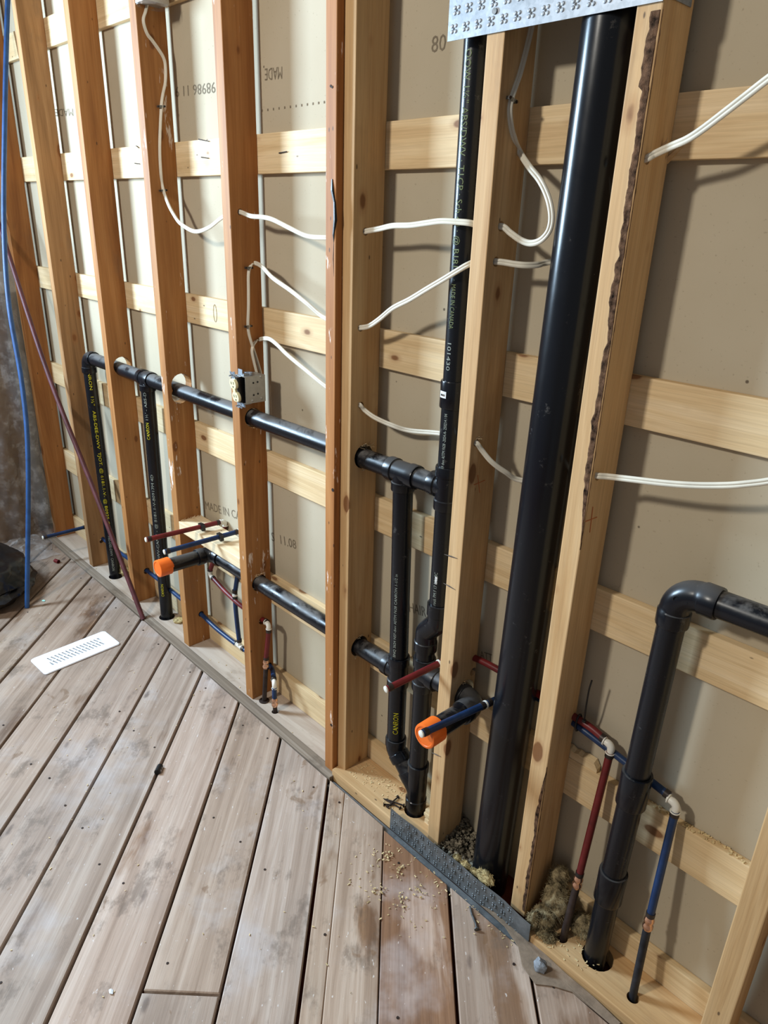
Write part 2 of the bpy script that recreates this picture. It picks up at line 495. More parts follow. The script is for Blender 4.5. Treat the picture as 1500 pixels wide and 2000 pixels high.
# ---- lettering: font outlines turned into flat print lying on the surface
_tcache = {}
def text_data(body):
    if body in _tcache: return _tcache[body]
    cu = bpy.data.curves.new('t', 'FONT'); cu.body = body; cu.size = 1.0; cu.resolution_u = 2
    o = bpy.data.objects.new('t', cu); COL.objects.link(o)
    dg = bpy.context.evaluated_depsgraph_get(); dg.update()
    me = bpy.data.meshes.new_from_object(o.evaluated_get(dg))
    vs = [v.co.copy() for v in me.vertices]; fs = [tuple(p.vertices) for p in me.polygons]
    bpy.data.objects.remove(o); bpy.data.curves.remove(cu); bpy.data.meshes.remove(me)
    x0 = min(v.x for v in vs); x1 = max(v.x for v in vs)
    vs = [Vector((v.x - x0, v.y, 0)) for v in vs]
    _tcache[body] = (vs, fs, x1 - x0); return _tcache[body]
def text_flat(body, o, xd, yd, length, height, mat, parent):
    vs, fs, wd = text_data(body)
    m = frame(o, xd, yd)
    mb = MB(); mb.add([Vector((v.x / wd * length, v.y / 0.7 * height, 0)) for v in vs], fs)
    return mb.build('printed_lettering', mat, parent, matrix=m)
def text_round(body, p0, p1, rad, phi, length, height, mat, parent, flip=False):
    """print along a pipe from p0 towards p1, letters centred on angle phi (about the pipe axis, 0 = towards -Y)"""
    vs, fs, wd = text_data(body)
    p0, p1 = Vector(p0), Vector(p1); ax = (p1 - p0).normalized()
    e1 = Vector((0, -1, 0)); e1 = (e1 - ax * e1.dot(ax)).normalized(); e2 = e1.cross(ax)
    out = []
    for v in vs:
        a = phi + (v.y / 0.7 - 0.5) * height / rad
        out.append(p0 + ax * (v.x / wd * length) + (e1 * math.cos(a) + e2 * math.sin(a)) * (rad + 0.0010))
    mb = MB(); mb.add(out, fs)
    return mb.build('printed_lettering', mat, parent)

# ================================================================ SETTING
X_, Y_, Z_ = Vector((1, 0, 0)), Vector((0, 1, 0)), Vector((0, 0, 1))
# ---------------------------------------------------------------- floor: diagonal planks over dark boards
floor = struct('floor')
MB().box((0.2, -1.6, -0.055), (5.0, 3.9, 0.05)).build('subfloor', M['subfloor'], floor)
DIAG = Vector((1, -1, 0)).normalized()
GAP0, PITCH = -0.218, 0.2372       # the joint that meets the trim at X=-0.218, and the spacing along X
pl_tint = {  # brightness tint, dimmed leftwards for the weaker light under the window, alpha = share of brown patches
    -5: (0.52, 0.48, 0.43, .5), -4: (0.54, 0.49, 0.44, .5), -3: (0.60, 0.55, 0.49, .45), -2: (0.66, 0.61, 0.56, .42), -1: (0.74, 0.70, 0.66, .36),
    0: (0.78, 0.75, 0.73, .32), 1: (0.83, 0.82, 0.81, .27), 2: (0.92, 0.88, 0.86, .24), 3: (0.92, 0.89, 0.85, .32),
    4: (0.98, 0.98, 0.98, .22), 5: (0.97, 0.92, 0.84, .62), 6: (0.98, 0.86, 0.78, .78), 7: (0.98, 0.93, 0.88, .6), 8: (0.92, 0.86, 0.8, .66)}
def plank(k, s0, s1, y0, tint, mitre=True, w0=0.0, w1=1.0, g0=.0042, g1=.0042):
    """plank k between joints k-1 and k (joint 1 = GAP0); s0, s1 run along the grain"""
    xa, xb = GAP0 + (k - 2 + w0) * PITCH, GAP0 + (k - 2 + w1) * PITCH
    o = Vector((xa, y0, 0))
    dv = Vector((xb - xa, 0, 0))
    along = dv.dot(DIAG); nrm = Vector((1, 1, 0)).normalized(); wd = dv.dot(nrm)
    ya, yb = g0, wd - g1
    def lx(y): return along * y / wd if mitre else 0.0
    jit = [rnd.uniform(-0.0012, 0.0012) for _ in range(4)]
    P = [(s0 + (lx(ya) if s0 == 0 else 0), ya + jit[0]), (s1, ya + jit[1]), (s1, yb + jit[2]), (s0 + (lx(yb) if s0 == 0 else 0), yb + jit[3])]
    e = 0.0022
    cx = sum(p[0] for p in P) / 4; cy = sum(p[1] for p in P) / 4
    lift = rnd.uniform(-0.0012, 0.0008)
    top = [(p[0] - math.copysign(e, p[0] - cx), p[1] - math.copysign(e, p[1] - cy), lift) for p in P]
    mid = [(p[0], p[1], lift - e) for p in P]; bot = [(p[0], p[1], -0.024) for p in P]
    mb = MB(); mb.add(top + mid + bot, [(0, 1, 2, 3)] + [(i, 4 + i, 4 + (i + 1) % 4, (i + 1) % 4) for i in range(4)] + [(4 + i, 8 + i, 8 + (i + 1) % 4, 4 + (i + 1) % 4) for i in range(4)] + [(11, 10, 9, 8)])
    ob = mb.build('plank', M['plank'], floor, matrix=frame(o, DIAG, nrm))
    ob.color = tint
    return ob
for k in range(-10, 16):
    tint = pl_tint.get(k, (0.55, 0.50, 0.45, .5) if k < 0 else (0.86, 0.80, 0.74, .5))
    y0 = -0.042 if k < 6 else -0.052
    if k == 3:
        plank(k, 0, 0.965, y0, tint); plank(k, 0.971, 3.2, y0, (0.90, 0.88, 0.86, .4))
    elif k == 6:
        plank(k, 0, 3.2, y0, tint)
    elif k == 5:
        plank(k, 0, 3.2, y0, tint, w1=0.30, g1=.0008); plank(k, 0, 3.2, y0, (1.0, 0.95, 0.88, .55), w0=0.30, g0=.0008)
    elif k == 0 or k == -1:
        plank(k, 0, 3.2, y0, tint)
    else:
        plank(k, 0, 3.2, y0, tint)
# nail heads punched into the planks along the joists
nh = MB()
for k in range(-4, 12):
    xa = GAP0 + (k - 2) * PITCH
    for j in range(0, 7):
        for q in (0.22, 0.75):
            if rnd.random() < 0.25: continue
            p = Vector((xa + q * PITCH, -0.042, 0)) + DIAG * (0.06 + j * 0.40 + rnd.uniform(-.02, .02) + (q * PITCH) * 0.0)
            nh.sweep([p + Z_ * -0.001, p + Z_ * 0.0008], 0.0031, 8)
tag(nh.build('nail_heads', M['rust'], floor), kind='stuff')

# weathered trim strip along the foot of the old wall, and the thin flashing at the new plate
tr = board('trim_1', M['trim'], (-1.70, -0.040, -0.022), X_, Y_, 2.193, 0.034, 0.026, parent=None)
tag(tr, kind='structure')
tr2 = board('trim_2', M['galv_old'], (0.50, -0.056, -0.022), X_, Y_, 0.80, 0.026, 0.012, parent=None)
tag(tr2, kind='structure')

# ---------------------------------------------------------------- stud wall
wall = struct('wall_back')
DW = 0.108
MB().box((0.15, DW + 0.0065, 1.2), (4.4, 0.013, 2.56)).build('drywall_sheet', M['drywall'], wall)
TOP = 2.44
PY = 0.045                      # centre line of the 1.5 inch drain pipes
ZU, ZL = 0.972, 0.430           # upper and lower horizontal drain runs
def stud(x, mat, color, holes=(), y=0.0, z0=0.0, wd=0.038, dp=0.089, label=None, dx=0.0):
    top = Vector((x + dx, y, TOP)); bot = Vector((x, y, z0))
    o = board('stud', mat, bot, top - bot, X_, (top - bot).length, wd, dp, color, wall, holes)
    return tag(o, label)
ow, owp, nw = M['old_wood'], M['old_wood_painted'], M['new_wood']
stud(-1.718, ow, (0.86, 0.74, 0.64, 1), z0=0.0)
stud(-1.292, M['rough_plank_old'], (1.2, 1.14, 1.06, 1), z0=0.0, label='rough grey-brown sawn stud', holes=[((-1.27, .055, .115), X_, .011)])
stud(-0.860, ow, (1, 0.94, 0.88, 1), holes=[((-.84, PY + .004, ZU + .012), X_, .034), ((-.84, .06, .13), X_, .014)], dx=0.003)
stud(-0.424, owp, (1, 0.96, 0.92, 1), holes=[((-.40, PY + .006, ZU + .020), X_, .0365), ((-.40, PY - .002, ZU - .012), X_, .030), ((-.40, .06, .12), X_, .0115)])
stud(-0.001, owp, (1.02, 0.97, 0.93, 1), holes=[((.02, PY, ZU), X_, .028), ((.02, PY, ZL), X_, .028), ((.02, .03, 1.522), X_, .008), ((.02, .05, .288), X_, .013), ((.02, .07, .103), X_, .013)])
stud(0.446, owp, (1.06, 0.95, 0.88, 1), y=-0.019, z0=-0.022, dp=0.105, wd=0.0345, holes=[((.465, PY, ZU), X_, .028), ((.465, PY, ZL), X_, .028), ((.465, .04, 1.46), X_, .008), ((.465, .04, 1.28), X_, .008), ((.465, .04, 1.10), X_, .008)], label='reddish old stud with white plaster smears standing proud of its neighbour')
stud(0.4815, nw, (0.96, 0.90, 0.82, 1), wd=0.0345, z0=0.0, holes=[((.50, PY, ZU + .004), X_, .030), ((.50, PY, ZL), X_, .030), ((.50, .036, 1.49), X_, .008), ((.50, .027, 1.286), X_, .008), ((.50, .033, 1.106), X_, .008)])
stud(0.845, nw, (1.03, 0.98, 0.93, 1), z0=0.022, holes=[((.864, .052, .478), X_, .034), ((.864, .035, 1.511), X_, .009), ((.864, .029, 1.45), X_, .009), ((.864, .016, 1.105), X_, .008), ((.864, .079, .525), X_, .011)])
st_i = stud(1.115, nw, (1.0, 0.94, 0.87, 1), z0=0.022, wd=0.040, holes=[((1.13, .023, 1.612), X_, .008), ((1.13, .023, 1.107), X_, .008)], label='new stud with dark bark along its front corner')
stud(1.553, nw, (1.0, 0.95, 0.88, 1), z0=0.022, wd=0.045)
board('stud', ow, (1.93, 0, 0.022), Z_, X_, TOP, .038, .089, (1, 1, 1, 1), wall)
board('top_plate', ow, (-1.8, 0, TOP), X_, Y_, 3.9, .089, .038, (1, .9, .8, 1), wall)

# straps nailed between the studs and the board behind
for (z0, z1, segs) in ((2.045, 2.135, [(-1.75, 2.0)]), (1.615, 1.707, [(-1.75, 2.0)]), (1.190, 1.279, [(-1.75, 0.868), (0.872, 2.0)]),
                       (0.766, 0.860, [(-1.75, -1.168), (-1.164, 2.0)]), (0.340, 0.440, [(-1.75, 2.0)]), (0.0, 0.090, [(-1.75, 0.87), (1.16, 2.0)])):
    for i, (a, b) in enumerate(segs):
        k = rnd.uniform(0.96, 1.04)
        board('strap', M['strap_wood'], (a, 0.0892, z0), X_, Vector((0, 0, 1)), b - a, z1 - z0, 0.0185, (k, k * 0.985, k * 0.96, 1), wall).matrix_basis = frame((a, 0.0892 + 0.0185, z0), X_, Z_)

# old low plate (its top level with the floor), new plate in two lengths with the cut-out for the stack
oldp = board('bottom_plate', M['dusty_plate'], (-1.75, -0.006, -0.038), X_, Y_, 2.235, 0.11, 0.038, (1, 1, 1, 1), wall,
             holes=[((-1.103, .040, -.01), Z_, .031), ((-.640, PY - .002, -.01), Z_, .031), ((.066, .026, -.01), Z_, .013), ((.139, .020, -.01), Z_, .012)])
board('bottom_plate', nw, (0.487, -0.026, -0.016), X_, Y_, 0.385, 0.115, 0.038, (1.03, .98, .92, 1), wall, holes=[((.757, PY, 0), Z_, .030)])
board('bottom_plate', nw, (1.165, -0.026, -0.016), X_, Y_, 0.9, 0.115, 0.038, (1.02, .97, .9, 1), wall, holes=[((1.322, PY - .002, 0), Z_, .0345), ((1.4205, .018, 0), Z_, .013), ((1.2435, .022, 0), Z_, .013)])
MB().box((1.02, 0.03, -0.05), (0.36, 0.16, 0.03)).build('gap_bottom', M['subfloor'], wall)

# pale blocking between two studs under the stubs
blk = board('blocking', M['fresh_wood'], (-0.386, 0.0, 0.478), X_, Y_, 0.385, 0.089, 0.038, (1.0, 1.0, 1.0, 1), wall,
            holes=[])
tag(blk, 'fresh pale blocking board laid flat between two old studs')

# bark left on the front corner of a stud
def bark(x, zs, seed, wfun):
    mb = MB(); n = len(zs); prof = 7
    vs = []
    for i, z in enumerate(zs):
        wf, ws = wfun(z)
        for j in range(prof):
            u = j / (prof - 1)
            if u < 0.6: p = Vector((x - wf * (1 - u / 0.6), 0, z)); nn = Vector((0, -1, 0))
            else: p = Vector((x, ws * (u - 0.6) / 0.4, z)); nn = Vector((1, 0, 0))
            edge = 0.0 if j in (0, prof - 1) else 1.0
            d = (0.0005 + 0.003 * max(0, noise.noise(Vector((j * .8 + seed, z * 70, 0))) + .35) * .36) * edge - 0.0006 * (1 - edge)
            if j == 4: p += Vector((-.0015, .0015, 0))
            vs.append(p + nn * d)
    fs = [(i * prof + j, i * prof + j + 1, (i + 1) * prof + j + 1, (i + 1) * prof + j) for i in range(n - 1) for j in range(prof - 1)]
    mb.add(vs, fs); return mb
def w1(z):
    k = 0.5 + 0.5 * noise.noise(Vector((z * 13, 4, 0)))
    f = 0.008 + 0.013 * k + 0.005 * noise.noise(Vector((z * 60, 1, 0)))
    if z > 1.70: f += 0.006
    fade = min(1, max(0, (z - 0.98) / 0.12)); return max(.0006, f * fade), .0012 + .004 * k * fade
def w2(z):
    f = 0.010 + 0.006 * noise.noise(Vector((z * 17, 9, 0))) + 0.003 * noise.noise(Vector((z * 90, 2, 0)))
    fade = min(1, max(0, (0.46 - z) / 0.08)); return max(.0006, f * fade), .0012 + .005 * fade
tag(bark(1.155, [0.97 + i * 0.007 for i in range(119)], 1.0, w1).build('bark', M['bark'], st_i), 'dark rough bark')
tag(bark(1.155, [0.04 + i * 0.007 for i in range(62)], 5.0, w2).build('bark', M['bark'], st_i), 'dark rough bark')
# wood torn out around the cable hole
sp = MB(); sp.sweep([at(1300, 316, .088) + Vector((0, 0, 0)), at(1318, 298, .088), at(1352, 268, .092)], [.005, .004, .0006], 5)
sp.sweep([at(1290, 290, .06), at(1303, 276, .06), at(1304, 268, .062)], [.003, .002, .0005], 5)
sp.build('splinter', nw, st_i)

# printing on the back of the board, pencil and crayon marks on studs
DT = DW - 0.0006
def dry_text(body, px0, px1, hgt, up=True):
    a, b = at(*px0, DT), at(*px1, DT)
    if up: text_flat(body, a, b - a, Z_, (b - a).length, hgt, M['dark_print'], wall)
    else: text_flat(body, b, a - b, -Z_, (b - a).length, hgt, M['dark_print'], wall)
dry_text('80', (842, 103), (870, 98), .028)
dry_text('MADE', (517, 134), (551, 130), .026, False)
dry_text('98986 11 9', (342, 170), (420, 160), .026, False)
dry_text('MADE IN CA', (402, 994), (470, 1016), .030)
dry_text('S  11.08', (531, 1056), (579, 1073), .030)
dry_text('MADE', (107, 213), (142, 212), .024, False)
dry_text('HAIR', (800, 1195), (832, 1205), .028)
dm = MB()
for i in range(12):
    p = at(512 + i * 11, 216 - i * 1.5, DT); dm.box(p, (.004, .0006, .005))
dm.build('printed_dots', M['dark_print'], wall)
for body, q0, q1 in (('CATE', (880, 1262), (916, 1270)), ('ATT', (938, 1285), (962, 1293))): dry_text(body, q0, q1, .02)
pm = MB()
for (q0, q1) in (((868, 1083), (893, 1091)), ((866, 1139), (889, 1152)), ((843, 1470), (861, 1478))):
    a, b = at(*q0, -.0006), at(*q1, -.0006); pm.sweep([a, (a + b) / 2 + Vector((0, 0, .0004)), b], [.0006, .0018, .0006], 4)
pm.build('pencil_mark', M['pencil'], wall)
rm = MB()
for X, q0, q1 in ((.8835, (933, 928), (937, 962)), (.8835, (926, 947), (947, 938)), (1.1556, (1158, 990), (1152, 1040)), (1.1556, (1143, 1019), (1166, 1010))):
    a, b = atx(*q0, X), atx(*q1, X); rm.sweep([a, b], .0008, 4)
rm.build('crayon_mark', M['redmark'], wall)
a = atx(418, 590, .0)  # pencilled oval on a strap
ov = MB(); c0 = at(420, 612, .0884)
ov.sweep([c0 + Vector((math.cos(t * .4) * .009, 0, math.sin(t * .4) * .026)) for t in range(17)], .0006, 4)
ov.build('pencil_mark', M['pencil'], wall)

ck = MB()
ck.sweep([at(*q, -.0188) for q in ((649, 350), (650, 372), (654, 395), (655, 430), (652, 458), (652, 475))], [.002, .0045, .0032, .0042, .003, .0006], 6)
ck.sweep([at(*q, -.0188) for q in ((652, 475), (651, 505), (652, 540))], [.0008, .0012, .0004], 5)
ck.build('crack', M['black_plastic'], wall)
for q in ((650, 957), (647, 1416), (649, 170), (646, 168)):
    c = at(*q, -.0192); MB().sweep([c, c - Y_ * .0008], .0045 if q[1] > 500 else .0025, 10).build('nail_head', M['rust'], wall)
# ---------------------------------------------------------------- left wall: window opening, batts and plastic
wl = struct('wall_left', (-1.9, -1.5, 0))
for (y0, y1, z0, z1) in ((-3.4, -1.98, 0, 2.44), (-0.72, 0.1, 0, 2.44), (-1.98, -0.72, 0, 1.38), (-1.98, -0.72, 2.42, 2.44)):
    MB().box((-1.93, (y0 + y1) / 2, (z0 + z1) / 2), (0.1, y1 - y0, z1 - z0)).build('wall_panel', M['wall_board'], wl)
win = struct('window_1', (-1.9, -1.35, 1.9))
for (y0, y1, z0, z1) in ((-1.98, -1.94, 1.38, 2.42), (-0.76, -0.72, 1.38, 2.42), (-1.94, -0.76, 1.38, 1.42), (-1.94, -0.76, 2.38, 2.42)):
    MB().box((-1.90, (y0 + y1) / 2, (z0 + z1) / 2), (0.07, y1 - y0, z1 - z0)).build('window_frame', M['wall_board'], win)
def sheet(nu, nv, f):
    mb = MB(); mb.add([f(i / nu, j / nv) for i in range(nu + 1) for j in range(nv + 1)], [(i * (nv + 1) + j, (i + 1) * (nv + 1) + j, (i + 1) * (nv + 1) + j + 1, i * (nv + 1) + j + 1) for i in range(nu) for j in range(nv)])
    return mb
def fins(u, v):
    y, z = -0.70 + 0.66 * u, 0.0 + 1.22 * v
    return Vector((-1.815 + 0.022 * math.sin(u * 9) + 0.03 * noise.noise(Vector((y * 7, z * 5, 2))) + 0.008 * noise.noise(Vector((y * 40, z * 40, 2))), y, z))
tag(sheet(40, 60, fins).build('insulation_batt', M['insulation'], None, True), 'brown dusty insulation batt covering the left wall', 'insulation')
def fpoly(u, v):
    z = 0.01 + 1.25 * v
    y = -0.30 + 0.29 * u + 0.01 * noise.noise(Vector((z * 9, 1, 0)))
    x = -1.726 + 0.02 * math.sin(u * 15 + z * 1.5) * u + 0.03 * noise.noise(Vector((y * 9, z * 4, 7))) + 0.012 * noise.noise(Vector((y * 34, z * 12, 3))) + 0.035 * u * u
    return Vector((x, y, z))
tag(sheet(26, 70, fpoly).build('plastic_sheet', M['poly'], None, True), 'wrinkled clear plastic sheet hanging in the left corner beside the first stud', 'plastic sheet')

# ================================================================ DRAIN PIPING
R15, RH = 0.0241, 0.0288          # pipe and hub radii
def V(*a): return Vector(a)
def pipe(parent, pts, r=R15, mat=None, name='pipe', seg=40, smooth=True):
    return MB().sweep(pts, r, seg).build(name, mat or M['abs'], parent, smooth)
def hub_profile(p, d, l, r0, rh):
    """a socket: body radius r0, rising to the hub rh over length l, with a lip; returns points and radii (from body outwards)"""
    p, d = Vector(p), Vector(d).normalized()
    return [p, p + d * .002, p + d * (l - .003), p + d * l, p + d * l, p + d * (l - .002)], [r0, rh, rh, rh - .0008, R15 + .0004, R15]
def tee(parent, c, main, branch, half=.040, hub=.024, br=.040, seg=28):
    c = Vector(c); a = Vector(main).normalized(); b = Vector(branch).normalized(); mb = MB()
    rb = .0262
    pts = []; rad = []
    p1, r1 = hub_profile(c + a * (half - hub), a, hub, rb, RH); p0, r0 = hub_profile(c - a * (half - hub), -a, hub, rb, RH)
    pts = list(reversed(p0)) + p1; rad = list(reversed(r0)) + r1
    mb.sweep(pts, rad, seg)
    p1, r1 = hub_profile(c + b * (br - .020), b, .022, rb, RH)
    mb.sweep([c, c + b * .018] + p1, [rb, rb] + r1, seg)
    # sweep saddle between branch and run
    return mb.build('tee_fitting', M['abs_fit'], parent, True)
def elbow(parent, a, corner, b, r=.036, hub=.024, name='elbow_fitting', seg=28, rb=.0268):
    a, corner, b = Vector(a), Vector(corner), Vector(b)
    mid = bend(a, corner, b, r, 10)
    da, db = (a - corner).normalized(), (b - corner).normalized()
    p0, r0 = hub_profile(mid[0], da, hub, rb, RH); p1, r1 = hub_profile(mid[-1], db, hub, rb, RH)
    pts = list(reversed(p0)) + mid[1:-1] + p1; rad = list(reversed(r0)) + [rb] * (len(mid) - 2) + r1
    return MB().sweep(pts, rad, seg).build(name, M['abs_fit'], parent, True)
def coupling(parent, p0, p1, rh=RH):
    p0, p1 = Vector(p0), Vector(p1); d = (p1 - p0).normalized(); L = (p1 - p0).length
    pts = [p0 + d * .002, p0, p0, p0 + d * .002, p0 + d * L / 2, p1 - d * .002, p1, p1, p1 - d * .002]
    return MB().sweep(pts, [R15, R15 + .0005, rh - .0008, rh, rh - .0004, rh, rh - .0008, R15 + .0005, R15], 28).build('coupling', M['abs_fit'], parent, True)
def end_cap(parent, p, d, r=.0292, L=.042):
    p, d = Vector(p), Vector(d).normalized()
    o = MB().sweep([p - d * L, p - d * L, p - d * .004, p - d * .001, p, p, p - d * .0012, p - d * .0012], [R15, r, r, r - .0008, r - .003, r - .006, r - .0068, .001], 32).build('test_cap', M['orange'], parent, True)
    tag(o, 'orange plastic test cap'); return o

drain = thing('drain_piping', 'long black plastic drain assembly running through the studs, with two orange-capped stubs', 'drain pipe', (0.66, PY, 0.4))
# upper horizontal run
x1, x2, x3, x4 = -1.126, -0.622, 0.655, 0.7905
pipe(drain, [V(x1 + .05, PY, ZU), V(x2 - .02, PY, ZU)])
up = pipe(drain, [V(x2 + .02, PY, ZU), V(x3 - .02, PY, ZU)])
pipe(drain, [V(x3 + .02, PY, ZU), V(x4 - .02, PY, ZU)])
elbow(drain, V(x1, PY, .7), V(x1, PY, ZU), V(-.5, PY, ZU), .038)
d1 = pipe(drain, [V(x1, PY, .93), V(-1.121, PY, -.06)])
tee(drain, V(x2, PY, ZU), X_, -Z_)
d2 = pipe(drain, [V(x2, PY, .94), V(-.645, PY, -.06)])
tee(drain, V(x3, PY, ZU), X_, -Z_, .046)
# first riser of the double stack
v1 = pipe(drain, [V(x3, PY, .95), V(.6685, PY, .44)])
tee(drain, V(.6685, PY, ZL), Z_, -X_, .046, br=.044)
v1b = pipe(drain, [V(.6685, PY, .43), V(.6715, PY, .195)])
elbow(drain, V(.672, PY, .3), V(.672, PY, .180), V(.757, PY, .100), .03, .024)
pipe(drain, [V(.690, PY, .163), V(.757, PY, .098)])
# vent stack beside it
v2 = pipe(drain, [V(.785, PY, 2.44), V(x4, PY, 1.0)])
coupling(drain, V(.790, PY, 1.212), V(.790, PY, 1.155))
tee(drain, V(x4, PY, ZU + .003), Z_, -X_, .050, br=.042)
v2b = pipe(drain, [V(x4, PY, .95), V(.792, PY, .65)])
mb = MB()
off = [V(.792, PY, .685), V(.792, PY, .685), V(.792, PY, .655), V(.792, PY, .653)] + bend(V(.792, PY, .66), V(.792, PY, .632), V(.757, PY, .592), .02, 5) + bend(V(.792, PY, .632), V(.757, PY, .592), V(.757, PY, .5), .02, 5) + [V(.757, PY, .566), V(.757, PY, .564), V(.757, PY, .54), V(.757, PY, .54)]
mb.sweep(off, [R15, RH, RH, .0268] + [.0268] * 12 + [.0268, RH, RH, R15], 28); mb.build('offset_fitting', M['abs_fit'], drain, True)
v2c = pipe(drain, [V(.757, PY, .56), V(.757, PY, .44)])
tee(drain, V(.757, PY, .470), Z_, X_, .046, br=.044)
pipe(drain, [V(.78, PY, .472), V(.905, PY, .474)])
elbow(drain, V(.80, PY, .474), V(.928, PY, .476), V(.928, -.3, .478), .034, .022)
st = pipe(drain, [V(.928, .02, .477), V(.928, -.112, .479)], R15, M['abs_fit'])
end_cap(drain, V(.928, -.136, .479), -Y_)
pipe(drain, [V(.757, PY, .45), V(.758, PY, .14)])
mb = MB()
mb.sweep([V(.758, PY, .185), V(.758, PY, .185), V(.758, PY, .162), V(.758, PY, .160), V(.758, PY, .070), V(.758, PY, .068), V(.758, PY, .042), V(.758, PY, .042)], [R15, RH, RH, .0268, .0268, RH, RH, R15], 28)
mb.sweep([V(.757, PY, .098), V(.738, PY, .117), V(.736, PY, .119), V(.720, PY, .135), V(.720, PY, .135)], [.0268, .0268, RH - .001, RH - .001, R15], 28)
mb.build('wye_fitting', M['abs_fit'], drain, True)
pipe(drain, [V(.758, PY, .05), V(.759, PY, -.06)])
# lower run with the capped stub
xs = -0.250
elbow(drain, V(xs, -.3, ZL), V(xs, PY, ZL), V(.3, PY, ZL), .036, .024)
pipe(drain, [V(xs + .05, PY, ZL), V(.65, PY, ZL)])
pipe(drain, [V(xs, .0, ZL), V(xs, -.135, ZL + .003)], R15, M['abs_fit'])
end_cap(drain, V(xs, -.158, ZL + .004), -Y_)
# lettering on the pipes
_t = text_round('NRON   1½"   ABS-DEE-DWV  TJOT. @ 6181.1-V- @ B0925 C', V(x1, PY, .915), V(-1.1215, PY, 0), R15, 1.12, .66, .011, M['yellow_print'], d1); tag(_t, kind='stuff')
text_round('ABS-DEE-DWV  CANRON', V(-1.1225, PY, .20), V(-1.1215, PY, 0), R15, 1.0, .17, .010, M['pale_print'], d1)
def dx2(z): return V(x2 - .023 * (.94 - z), PY, z)
text_round('CANRON', dx2(.755), dx2(.93), R15, -.62, .062, .0115, M['yellow_print'], d2)
text_round("1½' - ABS-D", dx2(.828), dx2(.93), R15, -.62, .10, .0095, M['pale_print'], d2)
text_round('DWV-CAN 1 - @ B181.1-V-B0917M 4D', dx2(.26), dx2(.62), R15, -.62, .36, .010, M['pale_print'], d2)
text_round('CANRON', dx2(.105), dx2(.25), R15, -.75, .055, .010, M['yellow_print'], d2)
text_round('CANRON', V(.671, PY, .245), V(.6695, PY, .36), R15, -.68, .068, .0135, M['yellow_print'], v1b)
text_round('BNQ 3624 NSF-dwv ASTM F628 CANRON 1-1/2 in', V(.667, PY, .485), V(.661, PY, .76), R15, -.30, .235, .007, M['pale_print'], v1)
text_round('OOW 1½" ABS/DWV · T1CP · Sch 40 · @ B181.1 ·', V(.7875, PY, 1.795), V(.7895, PY, 1.2), R15, .12, .385, .0125, M['green_print'], v2)
text_round('MADE IN CANADA', V(.7890, PY, 1.403), V(.7895, PY, 1.2), R15, .10, .085, .010, M['green_print'], v2)
text_round('101430', V(.7895, PY, 1.29), V(.79, PY, 1.2), R15, .05, .055, .009, M['pale_print'], v2)
text_round('LR9 dwv ASTM F628 -2024-A- 250214 / 04', V(.7905, PY, 1.02), V(.790, PY, 1.15), R15, -.15, .125, .007, M['pale_print'], v2)
text_round('rock PM F 17 3C1 BC', V(.7915, PY, .69), V(.791, PY, .8), R15, -.2, .085, .008, M['pale_print'], v2b)
def sticker(parent, p, phi0, phi1, z0, z1, r):
    mb = MB(); n = 6
    vs = [V(p[0] + math.sin(phi0 + (phi1 - phi0) * i / n) * r, p[1] - math.cos(phi0 + (phi1 - phi0) * i / n) * r, z) for i in range(n + 1) for z in (z0, z1)]
    mb.add(vs, [(2 * i, 2 * i + 2, 2 * i + 3, 2 * i + 1) for i in range(n)])
    return mb.build('sticker', M['label_white'], parent)
sticker(v2, (.790, PY), -.5, .15, 1.178, 1.192, RH + .0006)
sticker(v2b, (.7915, PY), .1, .35, .745, .765, R15 + .0004)
mbb = MB()
for i in range(6): mbb.box((.790 + math.sin(-.35 + i * .07) * (RH + .001), PY - math.cos(-.35 + i * .07) * (RH + .001), 1.184), (.0007, .0004, .004))
tag(mbb.build('printed_bars', M['black_plastic'], v2), kind='stuff')

# the thick stack, leaning slightly
stack = thing('soil_stack', 'thick glossy black vertical stack pipe between the two new studs', 'stack pipe', (1.018, PY, 0))
pipe(stack, [V(1.018 - .018 * .06, PY, -.06), V(1.018 + .018 * 2.44, PY, 2.44)], .0446, M['abs_clean'], 'pipe', 48)

# the pipe at the right with the elbow
rp = thing('drain_riser', 'black plastic riser with elbow turning right, standing in the new plate at far right', 'drain pipe', (1.322, PY, .02))
elbow(rp, V(1.326, PY, .5), V(1.326, PY, .945), V(1.8, PY, .945), .040, .030)
pipe(rp, [V(1.365, PY, .945), V(2.0, PY, .950)])
pipe(rp, [V(1.326, PY, .92), V(1.3215, PY, .50)])
coupling(rp, V(1.3225, PY, .540), V(1.3215, PY, .462), .0298)
pipe(rp, [V(1.3215, PY, .50), V(1.3165, PY, .23)], .0246)
coupling(rp, V(1.3172, PY, .275), V(1.316, PY, .195), .0295)
pipe(rp, [V(1.3165, PY, .23), V(1.315, PY, -.05)], .0246)
# raised marks moulded in the elbow
lm = MB()
for (q, r) in (((1321, 1172), .0058), ((1338, 1176), .0038)):
    c = at(*q, PY - .0262)
    lm.sweep([c + V(math.cos(t * .45) * r, .001 * abs(math.sin(t * .45)), math.sin(t * .45) * r) for t in range(15)], .0009, 6)
lm.build('moulded_mark', M['abs_fit'], rp, True)

